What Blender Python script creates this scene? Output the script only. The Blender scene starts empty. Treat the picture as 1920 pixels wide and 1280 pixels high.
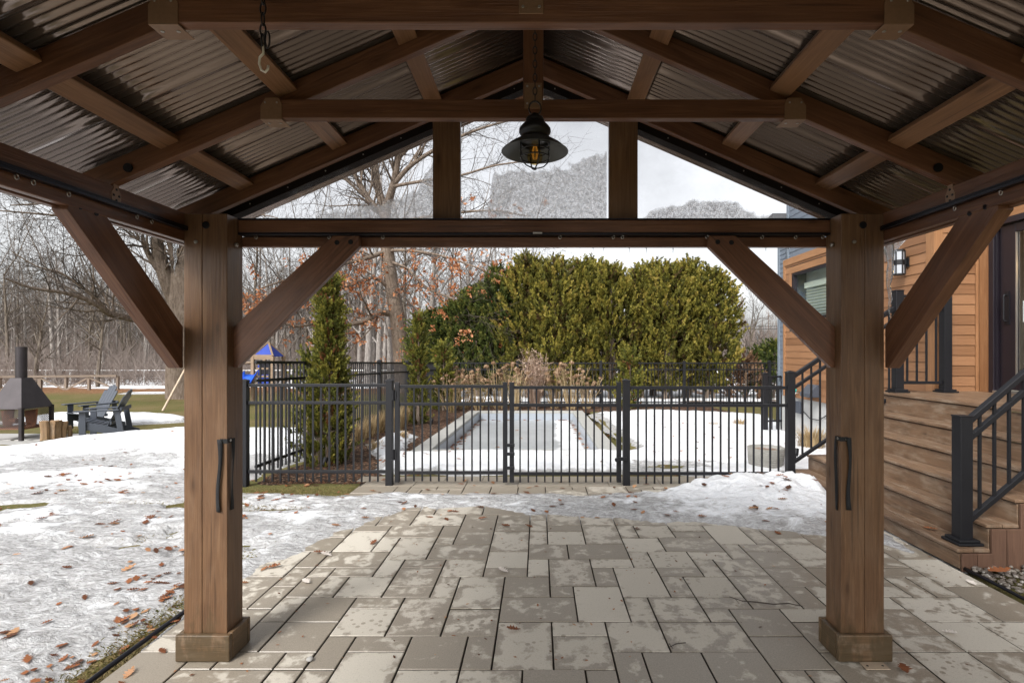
import bpy, math, random
import numpy as np
from mathutils import Vector, Matrix
random.seed(7); RNG = np.random.default_rng(11)
R = math.radians
SC = bpy.context.scene
COL = SC.collection
H = 1.55; F = 1000.0; PX = 1010.0; PY = 656.0
def W(px, py, Y): return Vector(((px-PX)/F*Y, Y, H+(PY-py)/F*Y))

# ------------------------------------------------------------------ noise
_perm = RNG.permutation(4096)
_val = RNG.random(4096)
def vnoise(x, y):
    x = np.asarray(x, float); y = np.asarray(y, float)
    xi = np.floor(x).astype(int); yi = np.floor(y).astype(int)
    xf = x-xi; yf = y-yi
    u = xf*xf*(3-2*xf); v = yf*yf*(3-2*yf)
    def h(a, b): return _val[(_perm[(a & 4095)] + b*57) & 4095]
    return (h(xi,yi)*(1-u)+h(xi+1,yi)*u)*(1-v)+(h(xi,yi+1)*(1-u)+h(xi+1,yi+1)*u)*v
def fbm(x, y, o=4):
    s = 0; a = .5; t = 0
    for k in range(o):
        s = s+a*vnoise(np.asarray(x)*2**k+k*17.3, np.asarray(y)*2**k+k*9.1); t += a; a *= .5
    return s/t
def sdf_poly(X, Y, poly):
    """signed distance, positive inside"""
    d = np.full(X.shape, 1e9); ins = np.zeros(X.shape, bool)
    n = len(poly)
    for i in range(n):
        ax, ay = poly[i]; bx, by = poly[(i+1) % n]
        ex, ey = bx-ax, by-ay
        t = np.clip(((X-ax)*ex+(Y-ay)*ey)/(ex*ex+ey*ey+1e-12), 0, 1)
        d = np.minimum(d, np.hypot(X-ax-t*ex, Y-ay-t*ey))
        c = ((ay > Y) != (by > Y)) & (X < (bx-ax)*(Y-ay)/(by-ay+1e-12)+ax)
        ins ^= c
    return np.where(ins, d, -d)

# ------------------------------------------------------------------ mesh builder
class MB:
    def __init__(s): s.v = []; s.f = []; s.m = []; s.mat = 0; s.at = []; s.a = 0.0
    def add(s, vs, fs):
        b = len(s.v); s.v.extend([tuple(q) for q in vs])
        for f in fs:
            s.f.append(tuple(b+i for i in f)); s.m.append(s.mat); s.at.append(s.a)
    def box(s, c, d, M=None):
        c = Vector(c); h = Vector(d)/2
        vs = [Vector((x,y,z)) for z in (-h.z,h.z) for y in (-h.y,h.y) for x in (-h.x,h.x)]
        vs = [(M@v if M else v)+c for v in vs]
        s.add(vs, [(0,2,3,1),(4,5,7,6),(0,1,5,4),(2,6,7,3),(0,4,6,2),(1,3,7,5)])
    def box2(s, a, b):
        a = Vector(a); b = Vector(b); s.box((a+b)/2, [abs(q) for q in (b-a)])
    def bar(s, p0, p1, w, h, up=(0,0,1)):
        p0 = Vector(p0); p1 = Vector(p1); x = (p1-p0); L = x.length; x.normalize()
        up = Vector(up); y = up.cross(x)
        if y.length < 1e-4: y = Vector((0,1,0)).cross(x)
        y.normalize(); z = x.cross(y)
        s.box((p0+p1)/2, (L,w,h), Matrix((x,y,z)).transposed())
    def prism(s, poly, t):
        """poly: 3-D planar outline, t: extrusion vector"""
        t = Vector(t); n = len(poly); p = [Vector(q) for q in poly]
        nrm = Vector((0,0,0))
        for i in range(n): nrm += p[i].cross(p[(i+1) % n])
        if nrm.dot(t) > 0: p.reverse()
        s.add(p+[q+t for q in p], [tuple(range(n)), tuple(range(2*n-1, n-1, -1))]+[((i+1) % n, i, n+i, n+(i+1) % n) for i in range(n)])
    def tube(s, pts, rad, n=6, cap=True):
        m = len(pts)
        if n == 3 and not cap:      # quick path for twigs
            b0 = len(s.v); p0, p1 = pts[0], pts[-1]; dx, dy, dz = p1[0]-p0[0], p1[1]-p0[1], p1[2]-p0[2]; L = math.sqrt(dx*dx+dy*dy+dz*dz)+1e-9; dx /= L; dy /= L; dz /= L
            if abs(dx) < .8: ax, ay, az = 1-dx*dx, -dx*dy, -dx*dz
            else: ax, ay, az = -dy*dx, 1-dy*dy, -dy*dz
            q = 1/math.sqrt(ax*ax+ay*ay+az*az); ax *= q; ay *= q; az *= q
            bx, by, bz = dy*az-dz*ay, dz*ax-dx*az, dx*ay-dy*ax
            for i in range(m):
                p = pts[i]; r = rad[i] if hasattr(rad, '__len__') else rad; h = r*.866; x, y, z = p[0], p[1], p[2]
                s.v.append((x+ax*r, y+ay*r, z+az*r)); s.v.append((x-ax*r*.5+bx*h, y-ay*r*.5+by*h, z-az*r*.5+bz*h)); s.v.append((x-ax*r*.5-bx*h, y-ay*r*.5-by*h, z-az*r*.5-bz*h))
            for i in range(m-1):
                a = b0+i*3
                s.f += [(a,a+1,a+4,a+3),(a+1,a+2,a+5,a+4),(a+2,a,a+3,a+5)]
            s.m += [s.mat]*(3*(m-1)); s.at += [s.a]*(3*(m-1))
            return
        pts = [Vector(p) for p in pts]
        ref = None; vs = []
        for i, p in enumerate(pts):
            d = (pts[min(i+1,m-1)]-pts[max(i-1,0)])
            if d.length < 1e-9: d = Vector((0,0,1))
            d.normalize()
            if ref is None:
                ref = Vector((1,0,0)) if abs(d.x) < .8 else Vector((0,1,0))
            a = ref-d*ref.dot(d)
            if a.length < 1e-4: a = d.orthogonal()
            a.normalize(); ref = a; b = d.cross(a)
            r = rad[i] if hasattr(rad, '__len__') else rad
            for k in range(n):
                t = 2*math.pi*k/n; vs.append(p+a*(r*math.cos(t))+b*(r*math.sin(t)))
        fs = [(i*n+k, i*n+(k+1) % n, (i+1)*n+(k+1) % n, (i+1)*n+k) for i in range(m-1) for k in range(n)]
        if cap: fs += [tuple(range(n-1,-1,-1)), tuple((m-1)*n+k for k in range(n))]
        s.add(vs, fs)
    def lathe(s, prof, c=(0,0,0), n=32):
        c = Vector(c); vs = []; m = len(prof)
        for r, z in prof:
            for k in range(n):
                t = 2*math.pi*k/n; vs.append(c+Vector((r*math.cos(t), r*math.sin(t), z)))
        s.add(vs, [(i*n+k, i*n+(k+1) % n, (i+1)*n+(k+1) % n, (i+1)*n+k) for i in range(m-1) for k in range(n)])
    def disc(s, c, nrm, r, t=.004, n=12):
        nrm = Vector(nrm).normalized(); a = nrm.orthogonal().normalized(); b = nrm.cross(a); c = Vector(c)
        s.prism([c+a*(r*math.cos(2*math.pi*k/n))+b*(r*math.sin(2*math.pi*k/n)) for k in range(n)], nrm*t)
    def obj(s, name, mats, parent=None, M=None, bevel=0, smooth=False, attr=False):
        """M: local frame of the object (mesh is given in world space)"""
        me = bpy.data.meshes.new(name)
        vs = s.v
        if M is not None:
            Mi = M.inverted(); vs = [tuple(Mi@Vector(q)) for q in vs]
        me.from_pydata(vs, [], s.f)
        if not isinstance(mats, (list,tuple)): mats = [mats]
        for q in mats: me.materials.append(q)
        if len(mats) > 1: me.polygons.foreach_set('material_index', s.m)
        if smooth: me.polygons.foreach_set('use_smooth', [True]*len(me.polygons))
        if attr:
            a = me.attributes.new('tone', 'FLOAT', 'FACE'); a.data.foreach_set('value', s.at)
        me.update()
        o = bpy.data.objects.new(name, me); COL.objects.link(o)
        if M is not None: o.matrix_world = M
        if bevel:
            b = o.modifiers.new('bevel', 'BEVEL'); b.width = bevel; b.segments = 2; b.limit_method = 'ANGLE'; b.angle_limit = R(40)
        if parent is not None: adopt(o, parent)
        return o
_worldloc = {}
def wmat(o):
    M = o.matrix_basis.copy()
    while o.parent is not None:
        M = o.parent.matrix_basis@o.matrix_parent_inverse@M if False else (o.parent.matrix_basis@(o.matrix_parent_inverse@M)); o = o.parent
    return M
def adopt(o, parent):
    o.parent = parent
    o.matrix_parent_inverse = wmat(parent).inverted()
def tag(o, label=None, cat=None, group=None, kind=None):
    if label: o['label'] = label
    if cat: o['category'] = cat
    if group: o['group'] = group
    if kind: o['kind'] = kind
    return o
def thing(name, loc, label, cat, group=None, rz=0):
    o = bpy.data.objects.new(name, None); COL.objects.link(o); o.empty_display_size = .1
    o.location = loc; o.rotation_euler = (0,0,rz)
    return tag(o, label, cat, group)
def copy_tree(o, parent=None):
    c = o.copy(); COL.objects.link(c)
    if parent is not None:
        c.parent = parent; c.matrix_parent_inverse = o.matrix_parent_inverse.copy()
    for ch in list(o.children): copy_tree(ch, c)
    return c
def frame(p0, p1, up=(0,0,1)):
    p0 = Vector(p0); p1 = Vector(p1); x = (p1-p0).normalized(); up = Vector(up); y = up.cross(x)
    if y.length < 1e-4: y = Vector((0,1,0)).cross(x)
    y.normalize(); z = x.cross(y)
    M = Matrix((x,y,z)).transposed().to_4x4(); M.translation = (p0+p1)/2
    return M
def timber(name, parent, p0, p1, w, h, mat, up=(0,0,1), bevel=.004):
    m = MB(); m.bar(p0, p1, w, h, up)
    return m.obj(name, mat, parent, frame(p0,p1,up), bevel)

# ------------------------------------------------------------------ materials
class NT:
    def __init__(s, name):
        s.m = bpy.data.materials.new(name); s.m.use_nodes = True
        s.t = s.m.node_tree; s.t.nodes.clear()
        s.out = s.n('ShaderNodeOutputMaterial')
    def n(s, t, **k):
        q = s.t.nodes.new(t)
        for a, b in k.items(): setattr(q, a, b)
        return q
    def l(s, a, b): s.t.links.new(a, b)
    def coord(s, kind='Object', scale=(1,1,1), rand=False, loc=(0,0,0)):
        c = s.n('ShaderNodeTexCoord'); mp = s.n('ShaderNodeMapping'); mp.inputs['Scale'].default_value = scale
        mp.inputs['Location'].default_value = loc
        src = c.outputs[kind]
        if rand:
            oi = s.n('ShaderNodeObjectInfo'); mu = s.n('ShaderNodeMath', operation='MULTIPLY'); mu.inputs[1].default_value = 37.0
            s.l(oi.outputs['Random'], mu.inputs[0]); va = s.n('ShaderNodeVectorMath', operation='ADD')
            s.l(src, va.inputs[0]); s.l(mu.outputs[0], va.inputs[1]); src = va.outputs[0]
        s.l(src, mp.inputs['Vector']); return mp.outputs[0]
    def wpos(s, scale=(1,1,1)):
        g = s.n('ShaderNodeNewGeometry'); mp = s.n('ShaderNodeMapping'); mp.inputs['Scale'].default_value = scale
        s.l(g.outputs['Position'], mp.inputs['Vector']); return mp.outputs[0]
    def noise(s, v, scale, detail=4, rough=.55, dist=0):
        q = s.n('ShaderNodeTexNoise'); q.inputs['Scale'].default_value = scale; q.inputs['Detail'].default_value = detail
        q.inputs['Roughness'].default_value = rough; q.inputs['Distortion'].default_value = dist
        s.l(v, q.inputs['Vector']); return q.outputs['Fac']
    def vor(s, v, scale, feature='F1', out='Distance', rnd=1):
        q = s.n('ShaderNodeTexVoronoi'); q.feature = feature; q.inputs['Scale'].default_value = scale
        if 'Randomness' in q.inputs: q.inputs['Randomness'].default_value = rnd
        s.l(v, q.inputs['Vector']); return q.outputs[out]
    def ramp(s, f, stops, interp='LINEAR'):
        q = s.n('ShaderNodeValToRGB'); cr = q.color_ramp; cr.interpolation = interp
        while len(cr.elements) < len(stops): cr.elements.new(.5)
        for e, (p, c) in zip(cr.elements, stops):
            e.position = p; e.color = (*c, 1) if len(c) == 3 else c
        s.l(f, q.inputs[0]); return q.outputs[0]
    def step(s, f, a, b):
        q = s.n('ShaderNodeMapRange'); q.inputs[1].default_value = a; q.inputs[2].default_value = b
        s.l(f, q.inputs[0]); return q.outputs[0]
    def mix(s, f, a, b, mode='MIX'):
        q = s.n('ShaderNodeMix', data_type='RGBA', blend_type=mode)
        for i, val in ((0,f),(6,a),(7,b)):
            if isinstance(val, (int,float)): q.inputs[i].default_value = val
            elif isinstance(val, tuple): q.inputs[i].default_value = (*val,1)
            else: s.l(val, q.inputs[i])
        return q.outputs[2]
    def math(s, op, a, b=0):
        q = s.n('ShaderNodeMath', operation=op)
        for i, val in ((0,a),(1,b)):
            if isinstance(val, (int,float)): q.inputs[i].default_value = val
            else: s.l(val, q.inputs[i])
        return q.outputs[0]
    def attr(s, name='tone'):
        q = s.n('ShaderNodeAttribute'); q.attribute_name = name; return q.outputs['Fac']
    def bump(s, h, strength=.3, dist=.01):
        q = s.n('ShaderNodeBump'); q.inputs['Strength'].default_value = strength; q.inputs['Distance'].default_value = dist
        s.l(h, q.inputs['Height']); return q.outputs[0]
    def bsdf(s, col, rough=.6, normal=None, metal=0, spec=.5, **kw):
        b = s.n('ShaderNodeBsdfPrincipled')
        for key, val in (('Base Color',col),('Roughness',rough),('Metallic',metal),('Specular IOR Level',spec)):
            if isinstance(val, (int,float)): b.inputs[key].default_value = val
            elif isinstance(val, tuple): b.inputs[key].default_value = (*val,1)
            else: s.l(val, b.inputs[key])
        for key, val in kw.items():
            b.inputs[key.replace('_',' ')].default_value = val
        if normal is not None: s.l(normal, b.inputs['Normal'])
        return b.outputs[0]
    def done(s, sh): s.l(sh, s.out.inputs[0]); return s.m

def wood_mat(name, dark, mid, light, rough=.5, gs=1.0, knots=True, weather=0.0, stain=0.0, boards=False):
    t = NT(name)
    v = t.coord('Object', (1.0*gs, 16*gs, 16*gs), True)
    g1 = t.noise(v, 2.2, 6, .62, 1.2)
    v2 = t.coord('Object', (2.5*gs, 90*gs, 90*gs), True)
    g2 = t.noise(v2, 2.0, 3, .5)
    v3 = t.coord('Object', (1.3, 3, 3), True)
    g3 = t.noise(v3, 1.6, 4)
    c = t.ramp(g1, [(.34,dark),(.5,mid),(.68,light)])
    c = t.mix(t.step(g2, .35, .75), c, t.mix(.5, c, dark))
    c = t.mix(t.step(g3, .35, .8), c, t.mix(.6, c, light))
    v7 = t.coord('Object', (.9, 42, 42), True); ck = t.noise(v7, 1.6, 2, .4)
    c = t.mix(t.math('MULTIPLY', t.step(ck, .69, .73), .75), c, tuple(q*.25 for q in dark))
    v8 = t.coord('Object', (.8, .8, .8), True); lg = t.noise(v8, 1.1, 3); c = t.mix(t.math('MULTIPLY', t.step(lg, .48, .7), .35), c, tuple(q*.8 for q in dark))
    if weather:
        v5 = t.coord('Object', (2.0, 6, 6), True)
        g5 = t.noise(v5, 2.3, 7, .65)
        c = t.mix(t.math('MULTIPLY', t.step(g5, .48, .66), weather), c, (.30,.24,.18))
        g6 = t.noise(v5, 1.7, 7, .7, .5)
        c = t.mix(t.math('MULTIPLY', t.step(g6, .53, .7), weather), c, (.045,.032,.022))
    if knots:
        v4 = t.coord('Object', (2.2, 7, 7), True)
        k = t.vor(v4, 1.5)
        c = t.mix(t.step(k, .12, .06), c, tuple(q*.35 for q in dark)); c = t.mix(t.math('MULTIPLY', t.step(k, .26, .12), .5), c, dark)
    if stain:      # damp rot stains creeping up from the ground
        pz = t.n('ShaderNodeSeparateXYZ'); gp_ = t.wpos(); t.l(gp_, pz.inputs[0]); sn = t.noise(t.wpos((9,9,3)), 1.0, 6, .65)
        sv = t.math('SUBTRACT', sn, t.math('MULTIPLY', pz.outputs[2], .75))
        c = t.mix(t.math('MULTIPLY', t.step(sv, .34, .42), stain), c, (.035,.028,.012))
    oi = t.n('ShaderNodeObjectInfo'); rr = t.step(oi.outputs['Random'], -.9, 1.2)
    c = t.mix(.3, c, t.mix(rr, tuple(q*.8 for q in dark), light))
    if boards: c = t.mix(.45, c, t.mix(t.attr(), tuple(q*.8 for q in dark), tuple(q*1.05 for q in light)))
    b = t.bump(t.math('ADD', g1, t.math('MULTIPLY', g2, .6)), .45, .005)
    rg = t.step(g3, 0, 1); rg = t.math('ADD', t.math('MULTIPLY', rg, .2), rough-.1)
    return t.done(t.bsdf(c, rg, b, spec=.35))
def plain_mat(name, col, rough=.5, metal=0, var=.15, nscale=30, bump=.1, spec=.5):
    t = NT(name); v = t.coord('Object', (1,1,1), True)
    n = t.noise(v, nscale, 5); n2 = t.noise(v, nscale*.13, 4)
    c = t.mix(n, tuple(q*(1-var) for q in col), tuple(min(1,q*(1+var)) for q in col))
    c = t.mix(t.math('MULTIPLY', n2, .35), c, tuple(q*.7 for q in col))
    b = t.bump(n, bump, .003)
    rg = t.math('ADD', t.math('MULTIPLY', n2, .2), rough-.1)
    return t.done(t.bsdf(c, rg, b, metal, spec))
def foliage_mat(name, stops, transl=.25, rough=.6):
    t = NT(name); c = t.ramp(t.attr(), stops)
    p = t.bsdf(c, rough, spec=.25); tr = t.n('ShaderNodeBsdfTranslucent'); t.l(c, tr.inputs[0])
    mx = t.n('ShaderNodeMixShader'); mx.inputs[0].default_value = transl; t.l(p, mx.inputs[1]); t.l(tr.outputs[0], mx.inputs[2])
    return t.done(mx.outputs[0])
def glass_mat(name, tint=(1,1,1), refl=1.0, dirt=0.0):
    t = NT(name); tr = t.n('ShaderNodeBsdfTransparent'); tr.inputs[0].default_value = (*tint,1)
    gl = t.n('ShaderNodeBsdfGlossy'); gl.inputs['Roughness'].default_value = .03
    fr = t.n('ShaderNodeFresnel'); fr.inputs[0].default_value = 1.45
    geo = t.n('ShaderNodeNewGeometry'); fac = t.math('MULTIPLY', t.math('MULTIPLY', fr.outputs[0], refl), t.math('SUBTRACT', 1, geo.outputs['Backfacing']))
    mx = t.n('ShaderNodeMixShader'); t.l(fac, mx.inputs[0]); t.l(tr.outputs[0], mx.inputs[1]); t.l(gl.outputs[0], mx.inputs[2])
    sh = mx.outputs[0]
    if dirt:
        v = t.coord('Object', (1,1,1)); n = t.noise(v, 5, 8, .7)
        tl = t.n('ShaderNodeBsdfTranslucent'); tl.inputs[0].default_value = (.85,.87,.9,1)
        m2 = t.n('ShaderNodeMixShader'); t.l(t.math('MULTIPLY', t.step(n, .45, .75), dirt), m2.inputs[0]); t.l(sh, m2.inputs[1]); t.l(tl.outputs[0], m2.inputs[2]); sh = m2.outputs[0]
    return t.done(sh)

M_WOOD = wood_mat('gazebo_wood', (.052,.020,.011), (.122,.051,.027), (.22,.106,.058), .36)
M_WOODP = wood_mat('post_wood', (.056,.025,.012), (.118,.059,.029), (.205,.115,.058), .42, weather=.10, stain=.6)
M_PURL = wood_mat('blocking_wood', (.10,.045,.020), (.20,.098,.047), (.33,.18,.095), .42)
M_BASE = wood_mat('base_trim_wood', (.05,.027,.013), (.115,.066,.031), (.20,.125,.066), .42, weather=.45, stain=.75)
M_DECK = wood_mat('deck_wood', (.055,.032,.02), (.135,.08,.047), (.25,.16,.10), .4, weather=.7)
M_DECKV = wood_mat('skirt_wood', (.055,.028,.019), (.095,.05,.033), (.15,.085,.055), .5, knots=False)
M_CLAD = wood_mat('house_cladding', (.155,.070,.031), (.235,.112,.052), (.32,.168,.085), .5, gs=.9, knots=False, boards=True)
M_CLADT = wood_mat('house_trim_wood', (.20,.092,.039), (.275,.133,.058), (.35,.185,.09), .5, knots=False)
M_ROUGHW = wood_mat('old_fence_wood', (.10,.075,.055), (.19,.145,.11), (.30,.24,.19), .8)
M_PLAYW = wood_mat('play_wood', (.17,.11,.065), (.25,.17,.11), (.34,.25,.17), .7)
M_POLEW = wood_mat('pale_pole_wood', (.36,.26,.17), (.5,.38,.27), (.62,.5,.38), .7)
M_LOG = wood_mat('firewood', (.12,.065,.03), (.26,.155,.08), (.42,.28,.16), .8, weather=.7)
M_BLACK = plain_mat('black_powder_coat', (.007,.007,.009), .5, 0, .2, 60, .05, .35)
M_TRACK = plain_mat('black_track', (.014,.013,.018), .32, .6, .2, 40, .05)
M_DARKTRIM = plain_mat('dark_trim', (.012,.008,.007), .85, 0, .15, 30, .1, .15)
M_BRONZE = plain_mat('bracket_bronze', (.27,.165,.10), .4, .35, .2, 80, .08)
M_SCREW = plain_mat('screw_dark', (.02,.02,.022), .4, .7)
M_STEEL = plain_mat('steel_clip', (.45,.43,.4), .35, .9)
M_WHITEH = plain_mat('white_hook', (.7,.66,.58), .4)
M_IRON = plain_mat('lamp_iron', (.018,.017,.018), .35, .4)
M_SHADE = plain_mat('lamp_shade_inner', (.07,.075,.075), .45, .2)
M_ROOFM = None
M_STRAP = plain_mat('black_webbing', (.008,.008,.009), .8, 0, .3, 200, .3)
M_GREYS = plain_mat('grey_siding', (.13,.155,.19), .5, 0, .1, 20, .05)
M_GREYT = plain_mat('grey_trim', (.16,.19,.225), .45, 0, .08, 20, .04)
M_CONC = plain_mat('foundation_concrete', (.42,.42,.41), .85, 0, .12, 12, .25)
M_DOORF = plain_mat('dark_door_frame', (.012,.009,.013), .35, 0, .15, 50, .03)
M_PLAST = plain_mat('slate_plastic', (.055,.064,.082), .45, 0, .1, 40, .05)
M_RUST = plain_mat('rusty_steel', (.21,.085,.035), .8, .2, .5, 14, .3)
M_HOOD = plain_mat('hood_steel', (.05,.043,.045), .42, .6, .45, 5, .1)
M_BLUE = plain_mat('blue_plastic', (.02,.10,.60), .4, 0, .12, 20, .05)
M_BLUED = plain_mat('blue_canvas', (.015,.045,.30), .7, 0, .12, 20, .1)
M_PLANT = plain_mat('planter_stone', (.30,.295,.27), .8, 0, .15, 40, .2)
M_COPE = plain_mat('coping_stone', (.36,.355,.33), .75, 0, .18, 18, .2)
M_LINER = plain_mat('pool_liner', (.33,.36,.40), .4, 0, .1, 6, .05)
M_STONE = plain_mat('flag_stone', (.36,.35,.33), .8, 0, .2, 12, .25)
M_WHITEP = plain_mat('white_paint', (.75,.75,.74), .45, 0, .05, 30, .05)
M_ROOFSH = plain_mat('house_shingle', (.10,.10,.105), .85, 0, .35, 25, .4)
M_GLASS = glass_mat('window_glass', (.9,.94,.94), 2.2)
M_VINYL = glass_mat('clear_vinyl', (.985,.985,.99), .35, .05)
M_BULB = glass_mat('bulb_glass', (1,.86,.55), 1.3)
# ------------------------------------------------------------------ terrain
def zg(X, Y):
    X = np.asarray(X, float); Y = np.asarray(Y, float)
    zl = np.interp(Y, [6.3,8,10,12,16,25,30,36,60,130], [0,-.1,-.2,-.24,-.30,-.31,-.5,-.9,-1.2,-1.0])
    zr = np.interp(Y, [6.15,18,30,36,60,130], [0,-.303,-.5,-.9,-1.2,-1.0])
    t = np.clip((X+3.9)/.6, 0, 1); t = t*t*(3-2*t)
    return zl*(1-t)+zr*t
EDGE_L, EDGE_R = -2.075, 3.0
lawn = [(-60,-4),(-2.25,-4),(-2.22,2.2),(-2.2,2.9),(-2.16,3.35),(-1.95,3.62),(-1.8,4.0),(-1.74,4.45),(-1.3,5.05),(-.55,5.22),(0,5.0),(.45,4.83),(.9,4.72),(1.4,4.74),(1.8,4.6),(2.35,4.42),(2.7,4.2),(2.9,3.95),(2.99,4.3),(2.99,6.6),(1.9,6.4),(1.5,5.95),(.5,5.83),(-.5,5.88),(-1.6,5.9),(-2.2,5.7),(-3.0,6.05),(-3.5,6.2),(-3.55,9.3),(-5,9.9),(-8,10.0),(-9.3,9.55),(-10.5,8.9),(-12,8.3),(-60,8)]
yard = [(-2.3,6.65),(-1.0,6.62),(.6,6.75),(2.8,6.45),(4.2,7.0),(5.3,8.5),(5.6,11.5),(6.2,14.6),(3.5,15.9),(1.6,15.2),(1.65,8.9),(1.3,8.42),(-2.15,8.42),(-2.25,9),(-2.3,10.3),(-2.75,10.6),(-2.95,9.2),(-2.5,8.0),(-2.25,7.2)]
chairsnow = [(-13.5,13.2),(-11.5,12.6),(-10,13.0),(-9.0,13.6),(-9.6,14.6),(-11,15.4),(-14,15.6)]
edge_snow = [(-18,22.6),(-14.5,22.9),(-13,23.3),(-15,23.7),(-18,23.6)]
farback = [(-3,18.4),(9,18.2),(30,20),(30,60),(-3,60)]
def g2(X, Y, cx, cy, sx, sy): return np.exp(-((X-cx)/sx)**2-((Y-cy)/sy)**2)
def snow_depth(X, Y):
    nz = fbm(X*1.3+3, Y*1.3, 4)-.5; nf = fbm(X*7, Y*9+4, 4)-.5; nh = fbm(X*22, Y*26, 3)-.5; nn = fbm(X*.5+20, Y*.7+7, 3)-.5
    wob = .28*nz+.10*nf
    def lay(poly, slope, mx): return np.clip((sdf_poly(X, Y, poly)+wob)*slope, -.12, mx)
    a = lay(lawn, .16, .035)
    m = np.clip(a/.035, 0, 1)
    a = a+m*(.030*nf+.010*nh+.045*nn)
    # thicker bank at the back of the lawn, mound against the fence
    a = a+m*np.where(X < -3.3, 1, 0)*(np.interp(X, [-12,-9.5,-8.7,-7.7,-6,-4,-3.4], [0,.02,.08,.24,.38,.36,.30])*np.exp(-((Y-8.95)/1.2)**2)+.05*nz)
    a = a+m*(.155*g2(X,Y,2.75,5.85,.95,.55)+.085*g2(X,Y,1.85,5.62,.75,.4)+.055*g2(X,Y,2.4,5.05,.9,.4))*(1+.9*nz+.5*nf+.10*nh)
    mh = np.clip((fbm(X*1.9+40, Y*2.6+9, 4)-.60)*6, 0, 1)*np.clip((-2.05-X)/.2,0,1)*np.clip((6.2-Y)/.6,0,1)
    a = a-.075*mh
    # holes with grass
    a = a-.085*g2(X,Y,-2.95,5.92,.32,.12)*(1+3*nf)-.07*g2(X,Y,-2.6,5.2,.3,.07)*(1+3*nf)-.06*g2(X,Y,-2.35,4.0,.2,.06)-.05*g2(X,Y,-4.0,5.4,.4,.04)-.05*g2(X,Y,-3.0,4.4,.3,.04)
    b = lay(yard, .22, .06)
    mb = np.clip(b/.06, 0, 1)
    b = b+mb*(.02*nf+.006*nh+.05*nz+.10*g2(X,Y,3.0,10,1.5,3)+.07*g2(X,Y,-.5,7.7,1.6,.5)+.10*g2(X,Y,-2.55,9.4,.3,1.0))
    b = b-.10*g2(X,Y,1.9,7.3,.8,.35)*(1+1.5*nf)-.05*g2(X,Y,.2,6.75,2,.15)-.13*g2(X,Y,2.95,11.6,.18,.12)-.13*g2(X,Y,3.75,11.7,.25,.12)
    c = np.maximum(np.maximum(lay(chairsnow, .3, .10), lay(edge_snow, .2, .05)), lay(farback, .2, .08))
    return np.maximum(np.maximum(a, b), c)
def base_z(X, Y):
    z = zg(X, Y)-.02
    inpat = (np.asarray(X) > EDGE_L+.02) & (np.asarray(X) < 5.0) & (np.asarray(Y) < 6.6)
    return np.where(inpat, -.07, z)
def snow_z(X, Y): return zg(X, Y)-.012+snow_depth(np.asarray(X,float), np.asarray(Y,float))
_cache = {}
def depth_at(x, y):
    """snow depth at one spot, read off a 3 cm table where many things are scattered"""
    if -7 < x < 4 and 1.2 < y < 8.5:
        if 'd' not in _cache:
            a, b = np.meshgrid(np.arange(-7.1,4.2,.03), np.arange(1.1,8.7,.03)); _cache['d'] = snow_depth(a, b).tolist()
        u = (x+7.1)/.03; v = (y-1.1)/.03; i = int(u); j = int(v); u -= i; v -= j; D = _cache['d']
        return (D[j][i]*(1-u)+D[j][i+1]*u)*(1-v)+(D[j+1][i]*(1-u)+D[j+1][i+1]*u)*v
    return float(snow_depth(np.array([float(x)]), np.array([float(y)]))[0])
def surf(x, y):
    z = float(zg(np.array([float(x)]), np.array([float(y)]))[0]); g = z-.02
    if EDGE_L < x < 5.0 and y < 6.6: g = 0.0
    return max(g, z-.012+depth_at(x, y))
def axis(segs):
    out = []
    for a, b, s in segs:
        n = max(1, round((b-a)/s)); out += list(np.linspace(a, b, n, endpoint=False))
    out.append(segs[-1][1]); return np.array(out)
def grid_obj(name, xs, ys, zf, mat, keep=None, attrs=None):
    X, Y = np.meshgrid(xs, ys); Z = zf(X, Y); ny, nx = X.shape
    idx = np.arange(nx*ny).reshape(ny, nx)
    q = np.stack([idx[:-1,:-1], idx[:-1,1:], idx[1:,1:], idx[1:,:-1]], -1).reshape(-1,4)
    V = np.stack([X,Y,Z], -1).reshape(-1,3)
    if keep is not None:
        k = keep(X, Y).reshape(-1); q = q[k[q].any(1)]
        used = np.unique(q); rem = np.full(nx*ny, -1); rem[used] = np.arange(len(used)); V = V[used]; q = rem[q]
    else: used = np.arange(nx*ny)
    me = bpy.data.meshes.new(name)
    me.vertices.add(len(V)); me.vertices.foreach_set('co', V.reshape(-1))
    me.loops.add(q.size); me.loops.foreach_set('vertex_index', q.reshape(-1).astype(np.int32))
    me.polygons.add(len(q)); me.polygons.foreach_set('loop_start', (np.arange(len(q))*4).astype(np.int32))
    me.polygons.foreach_set('use_smooth', np.ones(len(q), bool))
    me.update(calc_edges=True); me.validate()
    for an, fn in (attrs or {}).items():
        a = me.attributes.new(an, 'FLOAT', 'POINT'); a.data.foreach_set('value', fn(X,Y).reshape(-1)[used].astype(np.float32))
    me.materials.append(mat)
    o = bpy.data.objects.new(name, me); COL.objects.link(o); return o

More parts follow.
